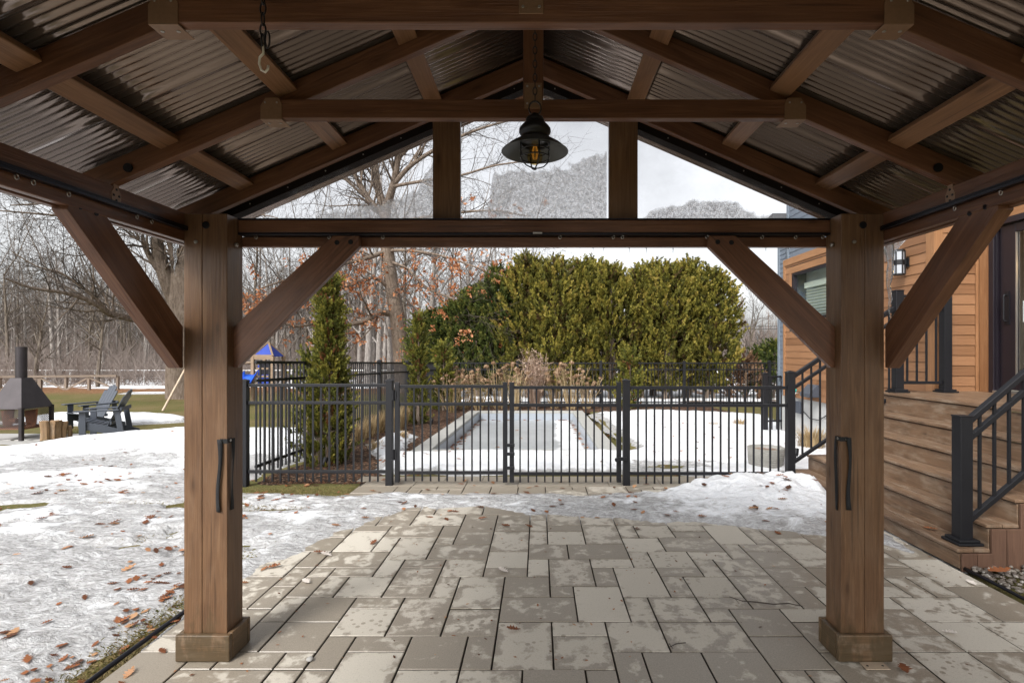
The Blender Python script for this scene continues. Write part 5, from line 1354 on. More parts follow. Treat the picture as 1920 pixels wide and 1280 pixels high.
# big maple behind the left post
YM_ = 21.0; rs = random.Random(52); ml_loc = gpos(345,YM_)
mp = thing('maple_tree', ml_loc, 'massive grey maple trunk partly hidden by the left gazebo post', 'tree')
mt, mw = MB(), MB()
limb_tube(mt, [W(352,752,YM_),W(349,725,YM_),W(347,690,YM_),W(346,640,YM_),W(346,580,YM_),W(346,530,YM_),W(352,470,YM_)], .80, .50, 16, 4, .6)
for li, (pp, r0, r1) in enumerate([
 ([(335,575,0),(322,548,-.2),(308,512,-.4),(296,470,-.5),(291,430,-.6),(288,380,-.7),(285,320,-.8),(270,240,-1)], .33,.10),
 ([(315,530,-.3),(300,510,-.5),(280,480,-.7),(266,445,-.9),(258,400,-1),(240,340,-1)], .14,.05),
 ([(352,500,0),(350,440,-.2),(340,380,-.4),(335,300,-.5)], .34,.12),
 ([(345,500,0),(330,500,-.4),(322,470,-.6),(312,440,-.8),(300,400,-1)], .15,.06),
 ([(338,625,0),(305,610,-.5),(277,604,-1),(240,596,-1.8),(205,588,-2.4),(183,572,-2.9),(150,557,-3.4),(110,547,-4),(60,540,-4.6),(10,522,-5.2)], .16,.025),
 ([(205,588,-2.4),(180,560,-3),(150,535,-3.4),(110,510,-3.8),(70,500,-4.2),(20,470,-4.6)], .07,.015),
 ([(277,604,-1),(240,575,-1.6),(225,555,-2),(240,540,-2.2)], .04,.012),
 ([(291,430,-.6),(240,410,-1.2),(190,400,-1.8),(130,405,-2.4),(60,400,-3),(0,395,-3.4)], .08,.02),
 ([(288,380,-.7),(230,370,-1.4),(160,360,-2.2),(90,380,-3),(20,385,-3.6)], .08,.02),
 ([(300,470,-.5),(250,460,-1.2),(200,465,-2),(150,480,-2.6),(95,470,-3)], .05,.012),
 ([(352,470,0),(400,440,-1),(450,400,-1.8),(520,360,-2.4)], .16,.05)]):
    pts, rad = limb_tube(mt if r0 > .06 else mw, [W(a,b,YM_+c) for a,b,c in pp], r0, r1, 9, 3)
    if li != 2: dress(mt, mw, pts, rad, 20 if li in (4,5,7,8,9) else 13, 1.5 if li in (4,5,6,7,8,9) else 2.0, rs, u0=.2, lift=.12)
M = Matrix.Translation(ml_loc)
mt.obj('trunk', M_BARKO, mp, M, smooth=True); mw.obj('crown', M_TWIGD, mp, M)
# bare tree and pole right of the hedge
bare_tree('bare_tree', gpos(1415,27), 6.2, .13, 61, P_BUSHY, (M_BARK,M_TWIG), 'spreading bare tree between the tall hedge and the house', None)
bare_tree('bare_tree', gpos(1475,34), 6.5, .12, 66, P_BUSHY, (M_BARK,M_TWIG), 'bare tree half hidden behind the grey house corner', None)
pl_ = gpos(1391,46); up_ = thing('utility_pole', pl_, 'grey utility pole with wires beyond the tall hedge', 'pole')
m = MB(); m.tube([pl_,(pl_[0],46,H+(PY-556)/F*46)],[.14,.11],10); m.obj('pole', M_BARKP, up_)
m = MB()
for zz in (612,617): m.tube([(pl_[0]-30,50,H+(PY-zz+4)/F*46),(pl_[0],46,H+(PY-zz)/F*46),(pl_[0]+14,42,H+(PY-zz-1)/F*46)], .02, 4)
m.obj('wire', M_BLACK, up_)

# ------------------------------------------------------------------ cedars
def spray(m, p, out, size, rs, tone):
    """a small flat arborvitae fan"""
    d = (out*rs.uniform(.5,1.1)+Vector((0,0,rs.uniform(.1,1.0)))+rvec(rs)*.55).normalized(); s = side_dir(d, rs, R(90)); n = d.cross(s)
    L = size*rs.uniform(.7,1.3); w = L*.32; m.a = min(1,max(0,tone+rs.gauss(0,.12)))
    a = p; m.add([a, a+d*L*.5+s*w+n*L*.08, a+d*L*.95+s*w*.6, a+d*L*.62, a+d*L*1.05-s*w*.2-n*L*.06, a+d*L*.55-s*w], [(0,1,2,3),(0,3,4,5)])
def cedar_mesh(hgt, prof, nspray, size, rs, base=0.0, lump=.22, deep=.5, tips=True):
    m = MB(); ph = rs.uniform(0,100); sc = 2.3/max(.6,hgt/3)
    ta, tz = np.meshgrid(np.linspace(0,6.283,80)*1.9+ph, np.linspace(0,hgt,120)*sc+ph); tab = fbm(ta, tz, 3).tolist()
    up_, ur_ = prof
    per = 22; npl = max(20, nspray//per)
    for k in range(npl):
        u = rs.random()**.85; th = rs.uniform(0,6.283); z = base+(hgt-base)*u
        j_ = 0
        while up_[j_+1] < u: j_ += 1
        rad = ur_[j_]+(ur_[j_+1]-ur_[j_])*(u-up_[j_])/(up_[j_+1]-up_[j_])
        lm = 1+lump*2*(tab[min(119,int(z/hgt*119))][int(th/6.2832*79)]-.5)*1.6
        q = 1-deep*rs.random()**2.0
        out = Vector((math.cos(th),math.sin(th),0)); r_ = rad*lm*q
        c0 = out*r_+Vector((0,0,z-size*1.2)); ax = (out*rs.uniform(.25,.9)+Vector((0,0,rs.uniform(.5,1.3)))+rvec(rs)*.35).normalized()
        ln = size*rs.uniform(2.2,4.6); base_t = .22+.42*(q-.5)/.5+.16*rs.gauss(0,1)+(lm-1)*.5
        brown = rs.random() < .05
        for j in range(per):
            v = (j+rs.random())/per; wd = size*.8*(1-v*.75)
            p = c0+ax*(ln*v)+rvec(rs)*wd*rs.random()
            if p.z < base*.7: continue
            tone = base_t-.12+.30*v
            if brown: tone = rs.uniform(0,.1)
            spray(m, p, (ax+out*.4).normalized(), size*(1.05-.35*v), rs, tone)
    return m
def cedar(name, loc, hgt, prof, n, size, seed, mat, label, group=None, base=0., lump=.22, deep=.5, tr=.05, stems=1):
    rs = random.Random(seed); t_ = thing(name, loc, label, 'tree', group); M = Matrix.Translation(loc)
    m = cedar_mesh(hgt, prof, n, size, rs, base, lump, deep)
    for i in range(len(m.v)): m.v[i] = (m.v[i][0]+loc[0], m.v[i][1]+loc[1], m.v[i][2]+loc[2])
    m.obj('crown', mat, t_, M, attr=True)
    q = MB()
    for s in range(stems):
        dx = rs.uniform(-.12,.12) if stems > 1 else 0
        q.tube([(loc[0]+dx*2,loc[1]+rs.uniform(-.1,.1),loc[2]-.1),(loc[0]+dx,loc[1],loc[2]+hgt*.4),(loc[0],loc[1],loc[2]+hgt*.85)],[tr,tr*.7,tr*.2],7)
    for k in range(26):
        a = rs.uniform(0,6.28); zz = rs.uniform(.1,.8)*hgt; rr_ = float(np.interp(zz/hgt,*prof))*.75
        q.tube([(loc[0],loc[1],loc[2]+zz-.1*rr_),(loc[0]+rr_*math.cos(a),loc[1]+rr_*math.sin(a),loc[2]+zz+.35*rr_)],[tr*.25,tr*.1],4,cap=False)
    q.obj('trunk', M_BARKO, t_, M); return t_
def cpos(px, Y): 
    x = (px-PX)/F*Y; return (x,Y,z0(x,Y)-.02)
PROF_COL = ([0,.06,.25,.5,.75,.9,1],[.78,.98,1,.82,.60,.36,.06])
def colprof(r): return (PROF_COL[0],[q*r for q in PROF_COL[1]])
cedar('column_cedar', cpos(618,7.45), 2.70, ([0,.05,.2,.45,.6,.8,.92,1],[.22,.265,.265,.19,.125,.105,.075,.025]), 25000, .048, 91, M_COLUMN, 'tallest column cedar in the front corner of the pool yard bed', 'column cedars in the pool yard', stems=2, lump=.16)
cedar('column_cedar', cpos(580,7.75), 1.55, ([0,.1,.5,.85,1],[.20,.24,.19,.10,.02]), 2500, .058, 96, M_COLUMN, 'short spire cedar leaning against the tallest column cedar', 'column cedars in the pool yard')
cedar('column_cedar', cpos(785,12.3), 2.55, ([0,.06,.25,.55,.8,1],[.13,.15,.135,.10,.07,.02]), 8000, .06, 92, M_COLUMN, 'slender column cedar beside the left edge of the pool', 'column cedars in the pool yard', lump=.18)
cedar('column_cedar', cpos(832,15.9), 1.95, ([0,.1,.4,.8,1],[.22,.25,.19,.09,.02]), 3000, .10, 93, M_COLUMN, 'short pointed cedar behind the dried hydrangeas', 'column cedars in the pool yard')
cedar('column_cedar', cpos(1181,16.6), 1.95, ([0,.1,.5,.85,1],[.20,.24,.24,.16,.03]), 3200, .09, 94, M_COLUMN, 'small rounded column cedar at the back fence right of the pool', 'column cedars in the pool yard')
# tall hedge of cedars
HP = ([0,.05,.12,.3,.6,.82,.93,1],[.15,.35,.75,.98,.95,.78,.45,.08])
GH = 'cedars of the tall hedge'
hp = []
for k, (sd, mat) in enumerate(((101,M_CEDAR),(102,M_CEDAR),(103,M_CEDARD))):
    hp.append((sd, mat))
LBL = ('olive green cedar in the tall hedge behind the back fence', 'darker green cedar at the left end of the tall hedge')
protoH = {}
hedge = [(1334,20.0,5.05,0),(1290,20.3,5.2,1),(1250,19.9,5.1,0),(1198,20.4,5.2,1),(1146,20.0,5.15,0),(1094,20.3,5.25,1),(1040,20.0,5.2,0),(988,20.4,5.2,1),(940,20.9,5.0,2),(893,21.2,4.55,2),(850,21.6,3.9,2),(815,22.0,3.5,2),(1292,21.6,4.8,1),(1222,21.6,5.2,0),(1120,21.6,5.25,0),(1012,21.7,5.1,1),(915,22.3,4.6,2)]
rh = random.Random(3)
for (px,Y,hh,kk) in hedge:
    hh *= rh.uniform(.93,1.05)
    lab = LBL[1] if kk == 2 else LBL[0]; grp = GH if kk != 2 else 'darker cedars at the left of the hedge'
    if kk not in protoH:
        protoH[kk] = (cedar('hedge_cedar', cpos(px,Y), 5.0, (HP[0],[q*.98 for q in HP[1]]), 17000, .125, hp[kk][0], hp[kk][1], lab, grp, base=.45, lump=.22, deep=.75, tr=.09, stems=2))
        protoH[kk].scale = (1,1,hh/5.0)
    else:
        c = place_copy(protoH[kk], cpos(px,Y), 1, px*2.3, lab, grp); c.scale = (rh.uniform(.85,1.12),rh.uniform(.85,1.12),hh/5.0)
# low evergreens and russet shrub right of the hedge
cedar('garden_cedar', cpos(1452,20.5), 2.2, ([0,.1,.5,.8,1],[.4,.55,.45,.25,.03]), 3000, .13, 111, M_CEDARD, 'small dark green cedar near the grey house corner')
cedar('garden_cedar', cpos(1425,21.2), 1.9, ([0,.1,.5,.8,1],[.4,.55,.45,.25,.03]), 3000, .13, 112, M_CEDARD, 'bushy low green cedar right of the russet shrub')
cedar('russet_shrub', cpos(1398,20.2), 1.6, ([0,.2,.6,.9,1],[.4,.6,.55,.3,.05]), 2600, .12, 113, foliage_mat('russet_leaf', [(0,(.09,.05,.03)),(.5,(.20,.11,.06)),(1,(.32,.21,.13))], .3), 'russet brown shrub at the right end of the tall hedge')

# ------------------------------------------------------------------ dried hydrangeas, shrubs and grasses
def hydrangea(loc, hgt, n, seed, label, group, heads=True):
    rs = random.Random(seed); t_ = thing('dried_hydrangea', loc, label, 'shrub', group); L_ = Vector(loc); M = Matrix.Translation(loc)
    ms = MB(); heads_ = []
    for k in range(n):
        a = rs.uniform(0,6.28); sp = rs.uniform(.1,.55); p = L_+Vector((.12*math.cos(a),.12*math.sin(a),0)); ms.a = rs.random()
        e = L_+Vector((sp*math.cos(a)*hgt,sp*math.sin(a)*hgt,hgt*rs.uniform(.6,1.0))); q = p.lerp(e,.5)+Vector((0,0,.08))
        ms.tube([p,q,e],[.012,.010,.006],3,cap=False)
        for j in range(2): s_ = q.lerp(e,rs.random()); ms.tube([s_,s_+(Vector((math.cos(a),math.sin(a),1.2))+rvec(rs)).normalized()*.22],[.006,.004],3,cap=False)
        if heads and rs.random() < .5:
            R_ = rs.uniform(.06,.105); mh = MB(); heads_.append((mh,e.copy()))
            for j in range(46): mh.a = rs.random(); d = rvec(rs); d.z = abs(d.z)-.25; c = e+d*R_*rs.uniform(.7,1); u = side_dir(d,rs,R(80))*.026; w = d.cross(u); mh.add([c-u-w,c+u-w,c+u+w,c-u+w],[(0,1,2,3)])
    ms.obj('stems', M_STRAW, t_, M, attr=True)
    for mh, _e in heads_: mh.obj('flower_head', foliage_mat('dried_flower', [(0,(.17,.095,.05)),(.5,(.28,.175,.10)),(1,(.40,.28,.18))], .25) if 'dried_flower' not in bpy.data.materials else bpy.data.materials['dried_flower'], t_, M, attr=True)
    return t_
GHY = 'dried hydrangeas behind the pool'
h1 = hydrangea(gpos(870,16.4), 1.35, 26, 1, 'dried tan hydrangea with papery flower heads in the bed behind the pool', GHY)
h2 = hydrangea(gpos(935,16.6), 1.45, 30, 2, 'dried tan hydrangea with papery flower heads in the bed behind the pool', GHY)
for k, (px,Y,s) in enumerate(((898,16.0,.9),(965,16.2,.85),(1040,16.7,.95),(1070,16.3,1.0),(1100,16.5,.8),(845,15.2,.75))):
    place_copy((h1,h2)[k % 2], gpos(px,Y), s, k*1.3, 'dried tan hydrangea with papery flower heads in the bed behind the pool', GHY)
def twiggy(name, loc, hgt, rad, n, mat, seed, label):
    rs = random.Random(seed); t_ = thing(name, loc, label, 'shrub'); L_ = Vector(loc); ms = MB(); ml_ = MB()
    for k in range(n):
        a = rs.uniform(0,6.28); p = L_+Vector((.1*math.cos(a),.1*math.sin(a),0)); sp = rs.random()*rad; e = L_+Vector((sp*math.cos(a),sp*math.sin(a),hgt*rs.uniform(.55,1))); q = p.lerp(e,.5)+rvec(rs)*.08; ms.a = rs.random(); ml_.a = rs.random()
        ms.tube([p,q,e],[.012,.008,.004],3,cap=False)
        for j in range(5):
            s_ = q.lerp(e,rs.random()); f = s_+(rvec(rs)+Vector((0,0,.8))).normalized()*.25; ms.tube([s_,f],[.005,.003],3,cap=False); leaf_cluster(ml_, f, 3, .06, .055, rs, 0)
    ms.obj('stems', mat, t_, Matrix.Translation(loc), attr=True); ml_.obj('seed_heads', mat, t_, Matrix.Translation(loc), attr=True)
twiggy('pale_shrub', gpos(1003,16.5), 1.75, .55, 75, M_PINKSHRUB, 4, 'pinkish feathery shrub standing behind the middle of the pool')
def tuft(loc, hgt, rad, n, seed, label, group, mat=None, lean=.5):
    rs = random.Random(seed); m = MB(); L_ = Vector(loc)
    for k in range(n):
        a = rs.uniform(0,6.28); p = L_+Vector((rad*.5*rs.random()*math.cos(a),rad*.5*rs.random()*math.sin(a),-.02)); h = hgt*rs.uniform(.55,1.1); ln = rs.uniform(.05,lean)*h
        e = p+Vector((ln*math.cos(a),ln*math.sin(a),h)); q = p.lerp(e,.5)+Vector((-ln*.15*math.cos(a),-ln*.15*math.sin(a),h*.08)); w = Vector((-math.sin(a),math.cos(a),0))*.004*(1+hgt); m.a = rs.random()
        m.add([p-w,p+w,q+w*.8,q-w*.8,e],[(0,1,2,3),(3,2,4)])
    o = m.obj('grass_tuft', mat or M_STRAW, None, Matrix.Translation(loc), attr=True); return tag(o, label, 'grass', group)
GT = 'dry ornamental grasses by the left fence'
for k, (px,Y,h) in enumerate(((672,9.7,.36),(690,10.2,.42),(706,10.8,.45),(722,11.2,.45),(742,11.0,.5),(752,11.8,.5),(765,12.6,.45))):
    tuft(gpos(px,Y), h, .3, 260, 200+k, 'clump of straw coloured grass along the left fence beside the pool', GT)
for k, (px,Y,h,lab) in enumerate(((705,8.6,.16,'small dark dry tuft poking through the snow left of the pool'),(752,9.5,.13,'low dead tuft in the snow nearest the pool coping'),(1338,11.6,.16,'dry grass tuft left of two poking through the right yard snow'),(1386,11.7,.17,'dry grass tuft right of two poking through the right yard snow'))):
    p = gpos(px,Y); tuft((p[0],p[1],surf(p[0],p[1])-.03), h, .30, 160, 220+k, lab, None, lean=.9)
p = gpos(1522,8.4); tuft((p[0],p[1],surf(p[0],p[1])-.02), .35, .4, 420, 230, 'dry tan grass clump against the concrete foundation', None, lean=.9)

# ------------------------------------------------------------------ left lawn: fire pit, chairs, logs, play set, fences
FYP = 10.2; fx = (41-PX)/F*FYP; fz = H+(PY-829)/F*FYP
fp = thing('fire_pit', (fx,FYP+.4,fz), 'rusty black steel outdoor fireplace with pyramid hood and chimney', 'fire pit')
# near corner at px 41: the square plan is turned so that a corner faces us
cxf, cyf = (40-PX)/F*(FYP+.5), FYP+.5; hd = .47
ang = math.atan2(-cyf, -cxf)
cor = [Vector((cxf+hd*math.cos(ang+k*math.pi/2), cyf+hd*math.sin(ang+k*math.pi/2), 0)) for k in range(4)]
zh0 = H+(PY-761)/F*cyf; zh1 = H+(PY-708)/F*cyf; zc1 = H+(PY-650)/F*cyf; fz = H+(PY-822)/F*cyf
C0 = Vector((cxf,cyf,0))
m = MB(); lo = [c+Vector((0,0,zh0)) for c in cor]; hi = [C0+(c-C0)*.34+Vector((0,0,zh1)) for c in cor]; lip = [C0+(c-C0)*1.03+Vector((0,0,zh0-.03)) for c in cor]
m.add(lo+hi+lip, [(k,(k+1)%4,4+(k+1)%4,4+k) for k in range(4)]+[(8+k,8+(k+1)%4,(k+1)%4,k) for k in range(4)])
hood = m.obj('hood', M_HOOD, fp); sd = hood.modifiers.new('t','SOLIDIFY'); sd.thickness = .006
m = MB(); m.lathe([(.092,zh1-.03),(.092,zc1-.02),(.098,zc1-.02),(.098,zc1),(.085,zc1),(.085,zh1)], (cxf,cyf,0), 20); m.obj('chimney', M_HOOD, fp)
for c in cor:
    m = MB(); p = C0+(c-C0)*.95; m.box((p.x,p.y,(fz+zh0)/2),(.06,.06,zh0-fz)); m.obj('leg', M_HOOD, fp)
zt_ = fz+.22
m = MB(); m.prism([C0+(c-C0)*.93+Vector((0,0,zt_)) for c in cor], (0,0,.03)); m.obj('hearth', M_RUST, fp)
m = MB()
for k in range(4):
    a = C0+(cor[k]-C0)*.93; b = C0+(cor[(k+1)%4]-C0)*.93; L = (b-a).length; n = 17; hgt = zh0-zt_
    for i in range(-14, n):
        for sgn in (1,-1):
            u0 = i/n; u1 = u0+hgt/L; pa, pb = (u0, u1) if sgn > 0 else (u1, u0)
            def clipu(u, v, other, ov): return None
            # clip the diagonal to the panel
            lo_, hi_ = max(0, min(u0,u1)), min(1, max(u0,u1))
            if hi_-lo_ < .02: continue
            zA = (lo_-u0)/(u1-u0)*hgt; zB = (hi_-u0)/(u1-u0)*hgt
            if sgn < 0: zA, zB = hgt-zA, hgt-zB
            m.tube([a.lerp(b,lo_)+Vector((0,0,zt_+zA)), a.lerp(b,hi_)+Vector((0,0,zt_+zB))], .003, 3, cap=False)
m.obj('mesh_screen', M_HOOD, fp)
gr_ = thing('fire_grate', (cxf,cyf,zt_+.03), 'rusty curved fire grate inside the steel outdoor fireplace', 'grate')
for q in (-.25,.22):
    m = MB(); m.prism([(cxf+q-.10,cyf-.02,zt_+.035),(cxf+q+.08,cyf-.02,zt_+.035),(cxf+q+.12,cyf-.02,zt_+.38),(cxf+q-.14,cyf-.02,zt_+.34)], (0,.02,0)); m.obj('side_plate', M_RUST, gr_)
m = MB()
for q in (-.05,.05): m.tube([(cxf-.2,cyf+q,zt_+.10),(cxf+.2,cyf+q,zt_+.10)],.012,6)
m.tube([(cxf-.12,cyf-.08,zt_+.16),(cxf+.02,cyf-.10,zt_+.15)],.05,9); m.obj('grate_bars', M_RUST, gr_)
m = MB()
for k,(x,y,w,d) in enumerate(((-.9,-.55,1.1,.7),(.25,-.6,.9,.65),(-.7,.2,1.2,.8),(.55,.2,.9,.8))): m.box((cxf+x*.9,cyf+y,fz-.03-.0*k),(w,d,.08))
o = m.obj('stone_pad', M_STONE, bevel=.015); tag(o, 'grey flagstone pad under the steel outdoor fireplace', 'paving')
# firewood rounds stood on end
for k,(px,py0,py1,w,lab) in enumerate(((84,789,823,17,'leftmost and stoutest upright log beside the fire pit'),(103,788,820,21,'broad split log with pale face, second from the fire pit'),(118,790,818,13,'narrow upright log, third from the fire pit'),(131,798,816,10,'shortest upright log, farthest from the fire pit'))):
    Y = 10.35+.12*k; x = (px-PX)/F*Y; zb_ = H+(PY-py1)/F*Y-.02; zt2 = H+(PY-py0)/F*Y; r_ = w/F*Y*.5*.82; rs = random.Random(k); m = MB()
    ph = [rs.uniform(.78,1.15) for _ in range(14)]; vs = []
    for zz, sc, dx in ((zb_,1,0),((zb_+zt2)/2,.95,rs.uniform(-.02,.02)),(zt2,1.05,rs.uniform(-.03,.03))):
        for i in range(14): a = 2*math.pi*i/14; vs.append((x+dx+r_*ph[i]*sc*math.cos(a), Y+r_*ph[i]*sc*math.sin(a), zz+rs.uniform(-.008,.008)))
    m.add(vs, [(i+14*j,(i+1)%14+14*j,(i+1)%14+14*(j+1),i+14*(j+1)) for j in range(2) for i in range(14)]+[tuple(range(28,42)),tuple(range(13,-1,-1))])
    o = m.obj('firewood_log', M_LOG, None, frame((x,Y,zb_),(x,Y,zt2),(0,1,0)), .004); tag(o, lab, 'log', 'upright firewood logs by the fire pit')
# slatted garden chairs
def garden_chair(loc, rz_, label):
    """faces local -x"""
    t_ = thing('garden_chair', (0,0,0), label, 'chair', 'slatted garden chairs by the fire pit'); G_ = M_PLAST
    # front legs, arms
    for s in (-1,1):
        m = MB(); m.box2((-.36,s*.31-.014,0),(-.25,s*.31+.014,.55)); m.obj('front_leg', G_, t_, bevel=.006)
        m = MB(); m.prism([(-.44,s*.33-.07,.55),(-.44,s*.33+.07,.55),(.20,s*.33+.07,.555),(.30,s*.33+.02,.555),(.30,s*.33-.05,.555)], (0,0,.026)); m.obj('armrest', G_, t_, bevel=.008)
        m = MB(); m.prism([(-.38,s*.275-.013,.22),(-.38,s*.275-.013,.36),(.02,s*.275-.013,.27),(.50,s*.275-.013,.10),(.50,s*.275-.013,.0),(.40,s*.275-.013,.0)], (0,.026,0)); m.obj('side_rail', G_, t_, bevel=.005)
        m = MB(); m.prism([(.30,s*.31-.013,.55),(.20,s*.31-.013,.55),(.28,s*.31-.013,.02),(.38,s*.31-.013,.02)], (0,.026,0)); m.obj('rear_leg', G_, t_, bevel=.005)
    m = MB()
    for k in range(6):
        u = k/5; x = -.37+u*.42; z = .365-.115*u; m.bar((x,-.27,z),(x,.27,z),.07,.02,(.27,0,1))
    m.obj('seat', G_, t_, bevel=.004)
    for k in range(5):
        off = (k-2)*.108; top = .97-.10*(abs(k-2)/2)**2*1.3; m = MB()
        a = Vector((.06,off*.86,.20)); b = Vector((.06+(top-.20)*.48,off,top)); d = (b-a).normalized(); n_ = Vector((-d.z,0,d.x))*.02; w0,w1 = .046,.051
        o5 = [a+Vector((0,-w0,0)),a+Vector((0,w0,0)),b+Vector((0,w1,0))-d*.03,b+Vector((0,w1*.5,0)),b+Vector((0,-w1*.5,0)),b+Vector((0,-w1,0))-d*.03]
        m.prism(o5, n_); m.obj('back_slat', G_, t_, bevel=.004)
    for (x,z,w) in ((.135,.30,.26),(.32,.58,.34)):
        m = MB(); m.bar((x,-w,z),(x,w,z),.03,.07,(0,0,1)); m.obj('back_rail', G_, t_, bevel=.004)
    t_.location = loc; t_.rotation_euler = (0,0,rz_); return t_
cy1 = 11.0; c1 = garden_chair(((200-PX)/F*cy1,cy1,H+(PY-818)/F*cy1), R(24), 'slate grey slatted garden chair in front, turned toward the fire pit')
c2_ = copy_tree(c1); cy2 = 12.3; c2_.location = ((176-PX)/F*cy2,cy2,H+(PY-802)/F*cy2); c2_.rotation_euler = (0,0,R(66)); c2_['label'] = 'slate grey slatted garden chair behind, showing its rounded back'
# leaning pole of the swing frame and the play tower
YT = 18.5
ps = thing('play_set', gpos(490,YT), 'wooden play tower with blue tent roof and blue slide', 'play set')
zg_ = z0((490-PX)/F*YT,YT)
tx0, tx1 = (474-PX)/F*YT, (511-PX)/F*YT; ty0, ty1 = YT, YT+.8; zr0 = H+(PY-668)/F*YT; zap = H+(PY-645)/F*YT
ctr = Vector(((tx0+tx1)/2,(ty0+ty1)/2,zap+.06)); cs = [(tx0-.02,ty0-.02,zr0),(tx1+.02,ty0-.02,zr0),(tx1+.02,ty1+.02,zr0),(tx0-.02,ty1+.02,zr0)]
m = MB(); m.add(cs+[ctr], [(0,1,4),(1,2,4),(2,3,4),(3,0,4)]); o = m.obj('tent_roof', [M_BLUED], ps); sd = o.modifiers.new('t','SOLIDIFY'); sd.thickness = .01
for k in range(4):
    m = MB(); m.bar(Vector(cs[k])+Vector((0,0,.01)), ctr+Vector((0,0,.01)), .05,.05); m.obj('roof_batten', M_PLAYW, ps)
for (x,y) in ((tx0,ty0),(tx1,ty0),(tx1,ty1),(tx0,ty1)):
    m = MB(); m.box2((x-.05,y-.05,zg_-.1),(x+.05,y+.05,zr0)); m.obj('tower_post', M_PLAYW, ps)
m = MB(); m.box2((tx0,ty0-.03,zr0-.10),(tx1,ty0+.0,zr0+.06)); m.obj('front_board', M_PLAYW, ps)
m = MB(); m.box2((tx0,ty0,zr0-1.02),(tx1,ty1,zr0-.97)); m.obj('platform', M_PLAYW, ps)
m = MB(); m.box2((tx1-.5,ty0-.02,zr0-.95),(tx1-.06,ty0,zr0-.3)); m.obj('blue_panel', M_BLUED, ps)
m = MB(); m.box2((tx0+.28,ty0-.04,zr0-.62),(tx0+.62,ty0-.02,zr0-.25)); m.obj('lattice_window', M_TRACK, ps)
for zz in (.45,.72): 
    m = MB(); m.box2((tx1-.55,ty0-.045,zr0-zz),(tx1+.02,ty0-.021,zr0-zz+.06)); m.obj('rail_board', M_PLAYW, ps)
sx0 = (468-PX)/F*(YT-.6); m = MB(); a = Vector((tx0-.05,ty0-.02,zr0-.62)); b = Vector((tx0-.2,ty0-1.5,zg_+.05)); n = 12; vs = []
for i in range(n+1):
    u = i/n; p = a.lerp(b,u)+Vector((0,0,-.16*math.sin(u*3.14)+.1*(u > .85)*(u-.85)*4))
    for (dx,dz) in ((-.24,.14),(-.20,.0),(.20,.0),(.24,.14)): vs.append(p+Vector((dx,0,dz)))
m.add(vs, [(4*i+j,4*i+j+1,4*i+j+5,4*i+j+4) for i in range(n) for j in range(3)]); o = m.obj('slide', M_BLUE, ps, smooth=True); sd = o.modifiers.new('t','SOLIDIFY'); sd.thickness = .02
A_ = W(305,770,16.2); B_ = W(352,683,16.9); m = MB(); m.tube([A_,B_],[.032,.032],10); m.obj('swing_leg', M_POLEW, ps, frame(A_,B_))
B2_ = Vector((tx0,ty0+.5,B_.z)); m = MB(); m.tube([B_,B2_],[.05,.05],10); m.obj('swing_beam', M_POLEW, ps, frame(B_,B2_))
A3 = B_+Vector((.3,1.3,0)); A3.z = z0(A3.x,A3.y); m = MB(); m.tube([A3,B_],[.042,.042],10); m.obj('swing_leg', M_POLEW, ps, frame(A3,B_))
# old rail fence with diagonal braces
YFN = 25.2; rf = thing('rail_fence', gpos(120,YFN), 'low weathered wooden rail fence with diagonal braces at the lawn end', 'fence')
zb_ = z0(-22,YFN)-.02; ztp = H+(PY-705)/F*YFN
xsF = [(p-PX)/F*YFN for p in (-55,0,75,124,167,221)]
for i, x in enumerate(xsF):
    m = MB(); w = .16 if i == 2 else .10; m.box2((x-w/2,YFN-.05,zb_-.1),(x+w/2,YFN+.05,ztp+.02)); m.obj('fence_post', M_ROUGHW, rf, frame((x,YFN,0),(x,YFN,1),(0,1,0)))
m = MB(); m.bar((xsF[0],YFN-.075,ztp-.04),(xsF[-1],YFN-.075,ztp+.02),.05,.09); m.obj('top_rail', M_ROUGHW, rf, frame((xsF[0],YFN,ztp),(xsF[-1],YFN,ztp)))
for (a,b,za_,zb2) in ((2,3,1,0),(4,3,1,0),(4,5,1,0),(1,2,0,1)):
    pa = Vector((xsF[a],YFN-.03,ztp-.06 if za_ else zb_)); pb = Vector((xsF[b],YFN-.03,ztp-.06 if zb2 else zb_)); m = MB(); m.bar(pa,pb,.04,.075); m.obj('brace', M_ROUGHW, rf, frame(pa,pb))
# white fence beyond
YW = 35.0; wf = thing('white_fence', gpos(150,YW), 'long white post and rail fence in front of the wood', 'fence')
zwt = H+(PY-693)/F*YW; zwb = -.95
m = MB()
for k in range(-6, 16):
    x = (40+46*k-PX)/F*YW
    if x > -9.5: break
    q = MB(); q.box2((x-.03,YW-.04,zwb),(x+.03,YW+.04,zwt+.01)); q.obj('fence_post', M_WHITEP, wf)
for dz in (0,):
    m = MB(); m.box2((-47,YW-.08,zwt-.055+dz),(-9.5,YW-.05,zwt+dz)); m.obj('fence_rail', M_WHITEP, wf)

